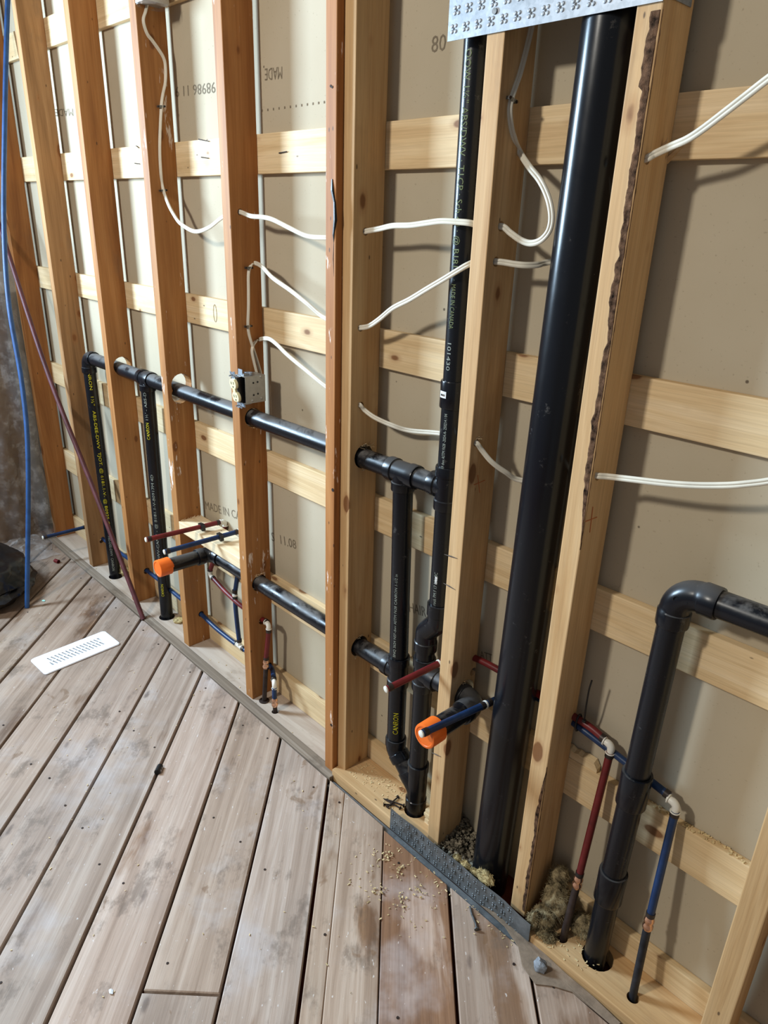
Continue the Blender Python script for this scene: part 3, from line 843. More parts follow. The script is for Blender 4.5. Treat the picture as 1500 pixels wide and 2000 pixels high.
# ================================================================ WATER LINES
RP = 0.0080
def tube(parent, pts, mat, r=RP, name='tube', seg=16, smooth=True):
    return MB().sweep(pts, r, seg).build(name, mat, parent, smooth)
def ring(parent, p, d, L=.010, r=RP + .0012, mat=None, name='crimp_ring'):
    p, d = Vector(p), Vector(d).normalized()
    return MB().sweep([p - d * L / 2, p + d * L / 2], r, 16).build(name, mat or M['crimp'], parent, True)
def pex_elbow(parent, a, corner, b):
    """white elbow with barbed shoulders"""
    a, corner, b = Vector(a), Vector(corner), Vector(b)
    da, db = (a - corner).normalized(), (b - corner).normalized()
    mid = bend(corner + da * .03, corner, corner + db * .03, .010, 8)
    mb = MB(); pa, pb = corner + da * .016, corner + db * .016
    mb.sweep([pa + da * .004] + mid + [pb + db * .004], [.0062] + [.0078] * len(mid) + [.0062], 16)
    for p, d in ((pa, da), (pb, db)): mb.sweep([p, p + d * .0022], .0098, 16)
    return mb.build('elbow', M['white_plastic'], parent, True)
def plug(parent, p, d):
    p, d = Vector(p), Vector(d).normalized()
    MB().sweep([p, p + d * .003, p + d * .004], [RP + .0002, RP + .0002, RP - .0012], 18).build('end_plug', M['white_plastic'], parent, True)
    ring(parent, p - d * .010, d, .011)
def copper_joint(parent, p, d):
    p, d = Vector(p), Vector(d).normalized(); L = .032
    o = MB().sweep([p, p + d * .004, p + d * .007, p + d * .011, p + d * .014, p + d * .018, p + d * .022, p + d * .027, p + d * L],
                   [.0085, .0095, .0105, .0105, .0088, .0088, .0108, .0108, .0088], 18).build('coupling', M['copper'], parent, True)
    return tag(o, 'bright copper coupling')

def stub(parent, tip, root, mat):
    d = (Vector(tip) - Vector(root)).normalized()
    tube(parent, [Vector(root), Vector(tip)], mat); plug(parent, tip, d)
# --- left hot line
hot = thing('hot_water_line', 'red water line stubbed over the pale blocking and dropping down beside the old stud', 'water pipe', (-.2, .06, .3))
a = at(286, 1054, -.172); b = at(430, 1020, .082)
stub(hot, a, b, M['red_pex']); dd = (b - a).normalized()
ring(hot, b - dd * .008, dd); pex_elbow(hot, b, b + dd * .018, b + dd * .018 - Z_ * .05)
hx = b.x + .0; top = b + dd * .018
e1 = at(411, 1124, .076)
tube(hot, [top - Z_ * .018, V(e1.x, .076, e1.z + .02)], M['red_pex']); ring(hot, V(e1.x, .076, e1.z + .024), Z_)
e2 = at(472, 1184, .062)
pex_elbow(hot, e1 + Z_ * .1, e1, e2)
hx2 = V(.036, .050, .288)
dh = (e2 - e1).normalized()
tube(hot, catmull([e1 + dh * .018, (e1 + e2) / 2 + V(0, 0, -.006), e2, V(.012, .052, .290), V(.062, .048, .298)]), M['red_pex'])
ring(hot, e1 + dh * .022, dh)
c3 = at(519, 1215, .036)
ring(hot, V(.066, .047, .299), X_, .014); pex_elbow(hot, V(.04, .046, .298), V(.083, .044, .299), V(.081, .040, .2))
tube(hot, [V(.083, .044, .283), V(.076, .033, .165)], M['red_pex']); ring(hot, V(.0825, .043, .274), Z_); ring(hot, V(.0765, .034, .170), Z_)
copper_joint(hot, V(.076, .033, .165), V(-.03, -.06, -1))
tube(hot, [V(.0752, .032, .135), V(.067, .024, -.03)], M['dark_copper'], .0078, 'supply_pipe')
MB().sweep([V(.068, .025, .0005), V(.068, .025, .003)], .017, 18).build('flange', M['rust'], hot)
# --- left cold line
cold = thing('cold_water_line', 'blue water line threaded low through the old studs with an upward branch over the blocking', 'water pipe', (-.6, .06, .12))
zc = .122
lt = V(-1.396, -.150, .142); lr = V(-1.392, .040, .143)
stub(cold, lt, lr, M['blue_pex']); ring(cold, lr + V(0, -.006, 0), Y_); pex_elbow(cold, V(-1.392, 0, .142), V(-1.392, .058, .142), V(-1.2, .058, .135))
tube(cold, catmull([V(-1.374, .058, .141), V(-1.20, .061, .122), V(-.99, .060, .122), V(-.84, .060, .131), V(-.70, .060, .130), V(-.55, .060, .120), V(-.40, .060, .120), V(-.28, .058, .108), V(-.155, .062, .100)]), M['blue_pex'])
tj = at(468, 1262, .064)
mb = MB(); mb.sweep([tj - X_ * .020, tj + X_ * .020], .0078, 16); mb.sweep([tj, tj + Z_ * .020], .0078, 16)
for s in (-1, 1): mb.sweep([tj + X_ * s * .014, tj + X_ * s * .0165], .0098, 16)
mb.build('tee', M['white_plastic'], cold, True)
tube(cold, catmull([tj + X_ * .018, V(-.05, .068, .099), V(.036, .072, .103), V(.075, .058, .112), V(.112, .036, .118)]), M['blue_pex'])
ring(cold, tj + X_ * .024, X_); ring(cold, tj - X_ * .024, X_)
q1, q2 = at(459, 1162, .068), at(459, 1112, .080)
tube(cold, catmull([tj + Z_ * .016, at(464, 1225, .066), at(460, 1185, .067), q1 - Z_ * .01]), M['dark_paint_pipe'] if False else M['blue_pex']); ring(cold, tj + Z_ * .024, Z_)
ring(cold, q1 - Z_ * .014, Z_, .012); ring(cold, q1 + Z_ * .014, Z_, .012)
MB().sweep([q1 - Z_ * .003, q1 + Z_ * .003], .0096, 16).build('coupling', M['white_plastic'], cold, True)
a = at(322, 1078, -.163); b = at(466, 1038, .082); dd = (b - a).normalized()
tube(cold, [q1 + Z_ * .006, V(q2.x, .094, q2.z), V((b + dd * .018).x, .096, b.z - .02)], M['blue_pex'])
stub(cold, a, b, M['blue_pex']); ring(cold, b - dd * .008, dd); pex_elbow(cold, b, b + dd * .016, b + dd * .016 - Z_ * .05)
cc = V(.1305, .026, .103)
pex_elbow(cold, V(.08, .055, .113), cc, V(.134, .022, 0)); ring(cold, V(.113, .036, .108), V(.3, -.18, -.05))
tube(cold, [V(.132, .024, .088), V(.136, .021, .048)], M['blue_pex'])
copper_joint(cold, V(.136, .021, .052), V(.03, -.01, -1))
tube(cold, [V(.1365, .021, .03), V(.139, .020, -.03)], M['dark_copper'], .0075, 'supply_pipe')
# black pipe clamps on the blocking
def clamp(name, p, d, label):
    p = Vector(p); d = Vector(d).normalized(); s = d.cross(Z_).normalized()
    t = thing(name, label, 'pipe clamp', p - Z_ * .008, 'pipe clamps on the blocking')
    mb = MB(); mb.sweep([p - d * .006, p + d * .006], .0112, 18)
    mb.build('band', M['black_plastic'], t, True)
    rot = Matrix((s, d, Z_)).transposed()
    MB().box(p + s * .012 + Z_ * -.001, (.010, .012, .018), rot).box(p - s * .012 + Z_ * -.001, (.010, .012, .018), rot).build('foot', M['black_plastic'], t)
    return t
for tipp, rtt, q, lab in ((at(286, 1054, -.172), at(430, 1020, .082), .66, 'black clamp holding the red stub on the pale blocking'), (at(322, 1078, -.163), at(466, 1038, .082), .66, 'black clamp holding the blue stub on the pale blocking')):
    p = tipp.lerp(rtt, .74); clamp('pipe_clamp', p, rtt - tipp, lab)
# --- right hot line
hotr = thing('hot_water_line', 'dark red water line tied behind the new studs with a riser left of the far right riser pipe', 'water pipe', (1.245, .05, .02))
e = V(1.250, .074, .542)
tube(hotr, catmull([V(.80, .079, .524), V(.90, .079, .566), V(1.02, .0985, .575), V(1.13, .098, .563), V(1.235, .0795, .546)][:2] + [V(1.16, .079, .556), V(1.234, .077, .545)]), M['red_pex'])
ring(hotr, V(1.228, .077, .546), V(1, 0, -.12)); pex_elbow(hotr, V(1.1, .078, .56), e, V(1.246, .05, .2))
f = V(1.2465, .044, .20)
dv = (f - e).normalized()
tube(hotr, [e + dv * .016, f], M['red_pex']); ring(hotr, e + dv * .022, dv); ring(hotr, f - dv * .006, dv)
copper_joint(hotr, f, dv)
tube(hotr, [f + dv * .03, V(1.2435, .022, -.03)], M['dark_copper'], .0082, 'supply_pipe')
a = at(755, 1346, -.125); b = at(857, 1296, .02); dd = (b - a).normalized(); b2 = b + dd * .055
stub(hotr, a, b2, M['red_pex']); ring(hotr, b + dd * .0, dd, .004, RP + .0016, M['white_plastic'], 'collar'); pex_elbow(hotr, a, b2 + dd * .014, V(.9, b2.y + .01, .53))
# --- right cold line
coldr = thing('cold_water_line', 'dark blue water line behind the riser ending in a white elbow and drop at far right', 'water pipe', (1.42, .03, .02))
e = V(1.3975, .070, .499)
tube(coldr, catmull([V(.962, .079, .500), V(1.03, .098, .535), V(1.155, .081, .540), V(1.275, .080, .519), V(1.379, .076, .503)]), M['blue_pex'])
ring(coldr, V(1.374, .076, .504), V(1, 0, -.15)); pex_elbow(coldr, V(1.2, .079, .52), e, V(1.402, .05, .2))
f = V(1.4065, .046, .225); dv = (f - e).normalized()
tube(coldr, [e + dv * .016, f], M['blue_pex']); ring(coldr, e + dv * .022, dv); ring(coldr, f - dv * .006, dv)
copper_joint(coldr, f, dv)
tube(coldr, [f + dv * .03, V(1.4205, .018, -.03)], M['dark_paint_pipe'], .0082, 'supply_pipe')
a = at(824, 1433, -.155); b = at(948, 1376, .03); dd = (b - a).normalized()
stub(coldr, a, b, M['blue_pex']); ring(coldr, b, dd, .004, RP + .0016, M['white_plastic'], 'collar'); ring(coldr, b - dd * .010, dd); ring(coldr, b + dd * .012, dd)
tube(coldr, [b, b + dd * .04, V(.965, .079, .502)], M['blue_pex'])
# zip tie round the two right-hand lines
zt = thing('cable_tie', 'black cable tie with upright tail around the red and blue lines beside the bark stud', 'cable tie', (1.166, .079, .548))
MB().sweep([V(1.168, .079 + math.sin(t * .45) * .0105, .548 + math.cos(t * .45) * .021) for t in range(15)], .0019, 6).build('loop', M['black_plastic'], zt, True)
tail = [at(1141, 1408, .070), at(1144, 1385, .064), at(1150, 1350, .06), at(1156, 1329, .06)]
MB().sweep(catmull(tail), .0019, 8).build('tail', M['black_plastic'], zt, True)
MB().box(at(1141, 1408, .069), (.007, .006, .006)).build('head', M['black_plastic'], zt)

# --- loose lengths of tubing leaning at the left
lb = [V(-1.069, -.352, .0)] + [atx(*q, x) for q, x in (((55, 900), -1.16), ((43, 750), -1.24), ((18, 600), -1.33), ((8, 450), -1.41), ((9, 250), -1.50), ((15, 0), -1.58), ((22, -160), -1.64))]
p = catmull(lb, 6)
o = tag(MB().sweep(p, .0092, 16, caps=False).sweep(list(reversed(p[:3])), .0070, 16, caps=False).build('loose_tube', M['blue_pex_loose'], None, True, origin=lb[0]), 'long loose blue tube leaning in the left corner, foot on the floor', 'tube')
lr_ = [V(-.677, -.040, .003), V(-.98, -.045, .43), V(-1.30, -.055, .875), at(18, 500, -.06)]
lr_[3] = atx(18, 500, -1.60)
lr_.append(lr_[3] + (lr_[3] - lr_[2]) * .45)
p = catmull(lr_, 6)
o = tag(MB().sweep(p, .0092, 16, caps=False).sweep(list(reversed(p[:3])), .0070, 16, caps=False).build('loose_tube', M['red_pex_loose'], None, True, origin=lr_[0]), 'long loose dull red tube leaning across the left studs, foot on the trim', 'tube')

# ================================================================ CABLES
CP = []
for i in range(28):
    t = 2 * math.pi * i / 28
    k = .5 * (1 - .50 * math.exp(-(math.cos(t) / .22) ** 2))   # flat jacket with a shallow groove along the middle
    CP.append((math.sin(t) * k * 1.0, math.cos(t) * 1.0))
CW = 0.0057
def cable(parent, pts, name='cable_run', wdt=CW):
    P = catmull(pts, 6)
    # wide side kept upright and facing the room
    prof = [(a, b) for (a, b) in CP]
    mb = MB(); mb.sweep(P, wdt, 20, True, prof, up=(0.25, -1, 0.1))
    return mb.build(name, M['cable'], parent, True)
xe, xg, xh, xi, xd = .039, .519, .886, 1.158, -.382
c1 = thing('electrical_cable', 'white cable dropping from the top box and looping through the studs to the tall loop', 'cable', (-.37, .03, 1.6), )
P = [atx(*q, xd) for q in ((290, -6), (285, 20), (280, 40), (287, 65), (298, 80), (310, 97), (319, 112), (323, 128), (323, 160), (318, 185), (315, 210), (312, 283), (314, 335), (318, 367))]
P += [at(328, 397, .028), at(340, 420, .032), at(353, 437, .034), at(380, 452, .034), at(407, 445, .034), at(432, 426, .034)]
P += [V(.0, .031, 1.522), atx(469, 414, xe)] + [at(*q, .03) for q in ((490, 422), (512, 424), (533, 429), (567, 446), (600, 461), (634, 464))]
P += [V(.465, .036, 1.476), V(.495, .036, 1.486), atx(713, 452, xg)] + [at(*q, y) for q, y in (((740, 447), .026), ((767, 441), .02), ((800, 440), .014), ((830, 436), .009), ((860, 432), .006), ((890, 433), .006), ((920, 436), .010))]
P += [V(.845, .03, 1.508), atx(979, 442, xh)] + [at(*q, y) for q, y in (((997, 455), .034), ((1017, 469), .032), ((1036, 475), .03), ((1055, 470), .028), ((1071, 453), .026), ((1077, 430), .026), ((1075, 404), .026), ((1067, 377), .028), ((1053, 350), .03), ((1033, 325), .034))]
P += [atx(*q, xh) for q in ((1015, 297), (1004, 270), (998, 248), (995, 218), (998, 195), (1006, 170), (1017, 137), (1036, 61), (1042, 20), (1047, -10))]
cable(c1, P)
c2 = thing('electrical_cable', 'white cable rising from the receptacle box, running right to the upper right edge', 'cable', (.04, .03, 1.2))
P = [atx(*q, xe) for q in ((511, 740), (509, 729), (501, 701), (492, 673), (486, 652), (484, 633), (485, 600), (485, 567), (485, 535), (489, 520), (498, 514))]
P += [at(*q, y) for q, y in (((513, 522), .05), ((533, 543), .045), ((567, 567), .04), ((600, 593), .04), ((634, 621), .04))]
P += [V(.465, .034, 1.283), V(.495, .03, 1.284), atx(703, 640, xg)] + [at(*q, y) for q, y in (((720, 637), .024), ((740, 624), .02), ((767, 602), .016), ((800, 585), .012), ((833, 565), .008), ((867, 545), .007), ((893, 529), .008), ((914, 517), .012))]
P += [V(.845, .026, 1.449), atx(970, 511, xh)] + [at(*q, y) for q, y in (((988, 513), .032), ((1006, 516), .036), ((1028, 518), .044), ((1051, 517), .06), ((1076, 511), .085))]
P += [V(1.04, .098, 1.47), V(1.10, .08, 1.55), V(1.13, .03, 1.605), atx(1264, 309, xi)] + [at(*q, y) for q, y in (((1280, 300), .022), ((1310, 286), .018), ((1340, 273), .014), ((1370, 254), .01), ((1420, 216), .004), ((1460, 185), .0), ((1500, 154), -.005), ((1560, 112), -.01))]
cable(c2, P)
c3 = thing('electrical_cable', 'lowest white cable leaving the receptacle box and passing behind the stack to the right edge', 'cable', (.04, .05, 1.1))
P = [atx(*q, xe) for q in ((503, 735), (500, 723), (496, 707), (492, 687), (494, 675), (499, 667), (507, 663))]
P += [at(*q, y) for q, y in (((517, 661), .046), ((528, 663), .044), ((541, 673), .042), ((557, 689), .04), ((573, 703), .04), ((600, 725), .04), ((634, 753), .04))]
P += [V(.465, .036, 1.104), V(.495, .034, 1.106), atx(703, 791, xg)] + [at(*q, y) for q, y in (((712, 801), .036), ((733, 816), .042), ((767, 831), .055), ((800, 841), .072), ((855, 846), .082))]
P += [V(.80, .080, 1.085), V(.835, .03, 1.104), V(.864, .018, 1.105), atx(931, 866, xh)] + [at(*q, y) for q, y in (((940, 878), .022), ((960, 902), .034), ((987, 922), .055), ((1018, 938), .080))]
P += [V(1.05, .098, 1.05), V(1.10, .07, 1.09), V(1.13, .026, 1.107), atx(1166, 929, xi)] + [at(*q, y) for q, y in (((1190, 931), .022), ((1240, 937), .02), ((1300, 944), .02), ((1360, 948), .022), ((1420, 948), .024), ((1460, 945), .026), ((1500, 940), .028), ((1560, 928), .03))]
cable(c3, P)
# staples
def staple(p, d, label):
    p = Vector(p); d = Vector(d).normalized(); n = X_; s = d.cross(n).normalized()
    t = thing('cable_staple', label, 'staple', p, 'cable staples')
    rot = Matrix((s, d, n)).transposed()
    MB().box(p + n * .0045, (.020, .006, .0016), rot).build('bridge', M['staple'], t)
    for k in (-1, 1):
        MB().box(p + s * k * .0095 + n * .0005, (.0016, .005, .010), rot).build('leg', M['staple'], t)
        MB().sweep([p + s * k * .0095 + n * .004, p + s * k * .0095 + n * .0065], .0026, 8).build('nail', M['rust'], t)
for q, X, d, lab in (((314, 208), xd, (0, .1, -1), 'metal staple holding the cable below the top box, upper of two'), ((318, 372), xd, (0, .12, -1), 'metal staple holding the cable below the top box, lower of two'),
                  ((485, 523), xe, (0, 0, -1), 'metal staple at the bend above the receptacle box'), ((484, 637), xe, (0, 0.05, -1), 'metal staple just above the receptacle box'), ((998, 195), xh, (0, -.25, -1), 'metal staple under the galvanized plate on the new stud')):
    p = atx(*q, X)
    staple(p, d, lab)

# ================================================================ BOXES AND RECEPTACLE
bx = thing('receptacle_box', 'grey metal electrical box with an ivory duplex receptacle hanging out in front', 'outlet', (.065, .0, 1.06))
x0, x1_, y0, y1, z0, z1 = .0395, .088, -.010, .055, 1.030, 1.104
mb = MB()
tk = .0016
mb.box((x1_, (y0 + y1) / 2, (z0 + z1) / 2), (tk, y1 - y0, z1 - z0)).box((x0, (y0 + y1) / 2, (z0 + z1) / 2), (tk, y1 - y0, z1 - z0))
mb.box(((x0 + x1_) / 2, y1, (z0 + z1) / 2), (x1_ - x0, tk, z1 - z0)).box(((x0 + x1_) / 2, (y0 + y1) / 2, z0), (x1_ - x0, y1 - y0, tk)).box(((x0 + x1_) / 2, (y0 + y1) / 2, z1), (x1_ - x0, y1 - y0, tk))
mb.build('box', M['box_metal'], bx)
for (fy, fz) in ((.044, .090), (.044, .008 + .004), (.014, .008)):
    MB().blob((x1_ + .0008, y0 + fy + .008, z0 + fz * .78), .0042, 2, 0, 1, 0, (.5, 1, 1)).build('rivet', M['box_metal'], bx, True)
for (fy, fz) in ((.026, .056), (.040, .057), (.026, .022), (.040, .024)):
    p = V(x1_ + .0009, y0 + fy, z0 + fz); MB().sweep([p, p + X_ * .0006], .0028, 12).build('screw_hole', M['black_plastic'], bx)
ear = MB()
ear.box((.060, -.006, z1 + .010), (.020, .0016, .016)).box((.060, .02, z1 + .006), (.022, .016, .0016)).box((.07, .004, z1 + .004), (.012, .02, .006))
ear.build('bracket', M['galv'], bx)
MB().box((.064, -.004, z0 - .007), (.022, .0016, .014)).box((.068, .006, z0 - .004), (.014, .022, .004)).build('bracket', M['galv'], bx)
MB().sweep([V(.078, .016, z1 + .002), V(.078, .016, z1 + .010)], .005, 8).build('clamp_screw', M['galv'], bx, True)
rec = MB()
ry = -.022
rc = V(.060, ry, 1.066); tilt = Matrix.Rotation(math.radians(-5), 3, 'Y') @ Matrix.Rotation(math.radians(8), 3, 'X')
rec.box(rc + tilt @ V(0, .014, 0), (.030, .026, .070), tilt).build('receptacle_body', M['black_plastic'], bx)
yk = MB(); yk.box(rc + tilt @ V(0, .0, 0), (.018, .0016, .100), tilt)
for s in (-1, 1):
    yk.box(rc + tilt @ V(.008, 0, s * .048), (.008, .0016, .008), tilt).box(rc + tilt @ V(-.008, 0, s * .048), (.008, .0016, .008), tilt)
    a = rc + tilt @ V(0, -.012, s * .043); yk.sweep([a, rc + tilt @ V(0, .006, s * .043)], .002, 8)
yk.build('yoke', M['galv'], bx)
for s in (1, -1):
    c = rc + tilt @ V(0, -.003, s * .0185)
    prof = [(max(-.0125, min(.0125, .0168 * math.cos(t * math.pi / 14))) if False else .0160 * math.cos(t * math.pi / 14), max(-.0135, min(.0135, .0165 * math.sin(t * math.pi / 14)))) for t in range(28)]
    mb = MB()
    vs = [c + tilt @ V(a * k, y, b * k) for (y, k) in ((.004, 1), (-.003, 1), (-.0042, .94)) for (a, b) in prof]
    fs = [(i * 28 + j, i * 28 + (j + 1) % 28, (i + 1) * 28 + (j + 1) % 28, (i + 1) * 28 + j) for i in range(2) for j in range(28)] + [tuple(range(56, 84))]
    mb.add(vs, fs); fc = mb.build('outlet_face', M['ivory'], bx, True)
    sl = MB()
    for sx in (-1, 1): sl.box(c + tilt @ V(sx * .0055, -.0044, .003), (.0018, .0008, .0075), tilt)
    g = c + tilt @ V(0, -.0042, -.0078); sl.sweep([g, g + tilt @ V(0, -.0006, 0)], .0023, 10)
    sl.build('slot', M['black_plastic'], fc)
MB().box(rc + tilt @ V(0, -.004, 0), (.012, .006, .010), tilt).build('bridge', M['ivory'], bx)

jb = thing('junction_box', 'grey metal box wrapped in plastic at the top of the cable', 'electrical box', (-.36, .03, 2.03))
mb = MB(); mb.box((-.358, .036, 2.085), (.054, .07, .104)); mb.build('box', M['box_metal'], jb)
def jw(u, v):
    t = u * 2 * math.pi; z = 2.024 + .112 * v
    return V(-.355 + math.cos(t) * (.034 + .006 * noise.noise(V(math.cos(t) * 2, math.sin(t) * 2, z * 40))), .035 + math.sin(t) * (.043 + .006 * noise.noise(V(t, 5, z * 50))), z)
sheet(28, 10, jw).build('plastic_wrap', M['poly'], jb, True)

# ================================================================ GALVANIZED NAIL PLATES
def flower(mb_p, mb_h, c, n, u, v, s=1.0):
    """one stamped cluster: four raised petals round a punched hole"""
    c = Vector(c)
    for k in range(4):
        a = math.pi / 4 + k * math.pi / 2
        p = c + (u * math.cos(a) + v * math.sin(a)) * .0058 * s
        q = [j * math.pi / 4 for j in range(8)]
        L = [[p + (u * math.cos(b) + v * math.sin(b)) * (rr_ * s) + n * (h * s) for b in q] for rr_, h in ((.0034, -.0002), (.0027, .0012), (.0012, .0018))]
        mb_p.add(L[0] + L[1] + L[2], [(i * 8 + j, i * 8 + (j + 1) % 8, i * 8 + 8 + (j + 1) % 8, i * 8 + 8 + j) for i in range(2) for j in range(8)] + [tuple(range(16, 24))])
    mb_h.sweep([c + n * .0001, c + n * .0004], .0021 * s, 8)
np1 = thing('nail_plate', 'shiny galvanized stamped plate spanning the top of the two new studs', 'nail plate', (.95, -.003, 1.86))
mb = MB(); mb.box((.958, -.003, 1.865), (.395, .0014, .120)); mb.build('plate', M['galv'], np1)
mb = MB(); mb.box((1.1565, .036, 1.868), (.0014, .082, .112)); mb.box((1.1555, -.0022, 1.866), (.003, .003, .114)); mb.build('folded_flap', M['galv'], np1)
pp, hh = MB(), MB()
for r in range(4):
    for i in range(14):
        x = .774 + i * .0268 + (r % 2) * .004
        if x < 1.145: flower(pp, hh, (x, -.0037, 1.822 + r * .0262), -Y_, X_, Z_)
tag(pp.build('stamped_teeth', M['galv'], np1, True), kind='stuff'); tag(hh.build('punched_holes', M['black_plastic'], np1), kind='stuff')
for x in (.857, .862): pass
for (x, z) in ((.862, 1.835), (.888, 1.862)): MB().sweep([V(x, -.0035, z), V(x, -.0062, z)], .0048, 12).build('nail_head', M['staple'], np1, True)
np2 = thing('nail_plate', 'dull galvanized stamped plate nailed along the foot of the new wall over the gap', 'nail plate', (.96, -.03, .02))
yq = -.0285
mb = MB(); n = 24
vs = []
for i in range(n + 1):
    x = .735 + .456 * i / n; bow = .0015 * math.sin(i * .9) + (0.004 if i > 20 else 0) * (i - 20) / 4
    for (dy, z) in ((0, -.011), (0, .0605), (.0014, .0605), (.0014, -.011)): vs.append(V(x, yq + dy - bow * (1 if z > 0 else .2), z))
fs = [(i * 4 + j, i * 4 + (j + 1) % 4, (i + 1) * 4 + (j + 1) % 4, (i + 1) * 4 + j) for i in range(n) for j in range(4)] + [(3, 2, 1, 0), (n * 4, n * 4 + 1, n * 4 + 2, n * 4 + 3)]
mb.add(vs, fs); mb.build('plate', M['galv_old'], np2)
pp, hh = MB(), MB()
for r in range(3):
    for i in range(18):
        x = .748 + i * .0256 + (r % 2) * .008
        if x < 1.183: flower(pp, hh, (x, yq - .0008, .001 + r * .0235), -Y_, X_, Z_, .85)
tag(pp.build('stamped_teeth', M['galv_old'], np2, True), kind='stuff'); tag(hh.build('punched_holes', M['black_plastic'], np2), kind='stuff')

# ================================================================ THINGS ON THE FLOOR
reg = thing('floor_register', 'white floor register cover lying loose on the planks', 'vent cover', (-.622, -.33, 0))
ux = V(.017, -.282, 0).normalized(); uy = Z_.cross(ux)
cR = V(-.622, -.330, 0)
LL, WW, ro = .284, .128, .012
def rr(l, wv, r, k=5):
    out = []
    for (sx, sy, a0) in ((1, 1, 0), (-1, 1, 90), (-1, -1, 180), (1, -1, 270)):
        for j in range(k + 1):
            t = math.radians(a0 + 90 * j / k); out.append((sx * (l / 2 - r) + r * math.cos(t), sy * (wv / 2 - r) + r * math.sin(t)))
    return out
outer, inner = rr(LL, WW, ro), rr(.200, .056, .004)
m = len(outer)
mb = MB()
def Rp(a, b, z): return cR + ux * a + uy * b + Z_ * z
vs = [Rp(a, b, .0005) for a, b in outer] + [Rp(a, b, .003) for a, b in outer] + [Rp(a * .985, b * .97, .0052) for a, b in outer] + [Rp(a, b, .0056) for a, b in inner] + [Rp(a, b, .001) for a, b in inner]
mb.add(vs, [(i * m + j, i * m + (j + 1) % m, (i + 1) * m + (j + 1) % m, (i + 1) * m + j) for i in range(4) for j in range(m)])
mb.build('faceplate', M['white_enamel'], reg, False)
MB().box(cR + Z_ * .0012, (.204, .060, .0012), Matrix((ux, uy, Z_)).transposed()).build('slot_shade_backing', M['slot_dark'], reg)  # grey backing sheet, its colour stands in for shade inside the slots
for i in range(15):
    a = -.0945 + i * .0135
    rot = Matrix((ux, uy, Z_)).transposed() @ Matrix.Rotation(math.radians(14), 3, 'Z')
    MB().box(Rp(a, 0, .0046), (.0082, .062, .0016), rot).build('louver', M['white_enamel'], reg)
MB().box(Rp(0, 0, .0050), (.200, .004, .0016), Matrix((ux, uy, Z_)).transposed()).build('divider', M['white_enamel'], reg)

# rubbish bag: knotted, slumped film
bm = bmesh.new(); bmesh.ops.create_icosphere(bm, subdivisions=5, radius=1.0)
mb = MB(); vs = []
cb = V(-1.345, -.435, .075)
for v in bm.verts:
    q = v.co.copy()
    d = 1 + .16 * noise.noise(q * 1.6 + V(3, 1, 2)) + .09 * abs(noise.noise(q * 4.2 + V(1, 7, 2))) + .045 * abs(noise.noise(q * 10 + V(9, 1, 4)))
    z = q.z * .105 * d
    if q.z < 0: z = max(z, -.072)
    sp_ = 1.12 if q.z < -.1 else 1.0
    vs.append(cb + V(q.x * .235 * d * sp_, q.y * .17 * d * sp_, z))
fs = [tuple(v.index for v in f.verts) for f in bm.faces]; bm.free()
mb.add(vs, fs); tag(mb.build('rubbish_bag', M['bag'], None, True, origin=V(cb.x, cb.y, 0.003)), 'crumpled black plastic rubbish bag slumped on the floor at far left', 'bag')
# plastic gathered on the floor in the corner
def fl(u, v):
    x = -1.74 + .27 * u; y = -.32 + (.265 + .02 * math.sin(u * 6)) * v
    edge = min(u, 1 - u, v, 1 - v) * 6
    z = .004 + min(1, edge) * (.016 + .03 * abs(noise.noise(V(x * 16, y * 16, 1))) + .02 * abs(noise.noise(V(x * 40, y * 40, 4)))) * (1.2 - .6 * u)
    return V(x + .02 * noise.noise(V(u * 3, v * 4, 8)), y - .02 * u * (1 - v) * 4 * .3, z)
tag(sheet(46, 40, fl).build('plastic_sheet', M['poly'], None, True), 'crumpled clear plastic gathered on the floor in the left corner', 'plastic sheet')
mb = MB(); c = atz(111, 1096, .007); dd = V(.9, .3, 0).normalized()
mb.sweep([c - dd * .012, c + dd * .012], .009, 16, caps=False); mb.sweep([c + dd * .012, c - dd * .012], .007, 16, caps=False)
tag(mb.build('tube_offcut', M['red_pex'], None, True, origin=c), 'short dark red tube offcut on the floor by the crumpled plastic', 'tube offcut')

# stone, torn sheathing strip, nails
c = atz(1055, 1886, .012)
tag(MB().blob(c, .020, 3, .3, 1.5, 4.0, (.75, .62, .82)).build('stone', M['stone'], None, True, origin=c), 'small grey stone on the torn strip beside the new plate', 'stone')
poly = [atz(*q, .003) for q in ((940, 1768), (985, 1808), (1012, 1848), (1020, 1885), (1046, 1922), (1080, 1926), (1118, 1938), (1160, 1972), (1200, 2006), (1212, 1998), (1160, 1948), (1110, 1905), (1075, 1874), (1038, 1838), (985, 1790))]
mb = MB(); k = len(poly); cpt = center(poly)
vs = [p + Z_ * (.0006 + .002 * noise.noise(p * 60)) for p in poly] + [p + Z_ * -.0025 for p in poly] + [cpt + Z_ * .002]
mb.add(vs, [(i, (i + 1) % k, 2 * k) for i in range(k)] + [(k + i, k + (i + 1) % k, (i + 1) % k, i) for i in range(k)])
tag(mb.build('torn_strip', M['torn_sheet'], None), 'torn brown sheathing strip lying at the foot of the new plate', 'wood scrap')
def nail(p0, p1, label, r=.0021, head=.0055, group=None):
    p0, p1 = Vector(p0), Vector(p1); d = (p1 - p0).normalized()
    t = thing('nail', label, 'nail', p0, group)
    MB().sweep([p0, p1 - d * .006, p1], [r, r, .0003], 8).build('shank', M['rust'], t, True)
    MB().sweep([p0 - d * .0016, p0], head, 10).build('head', M['rust'], t)
zt_ = .0245
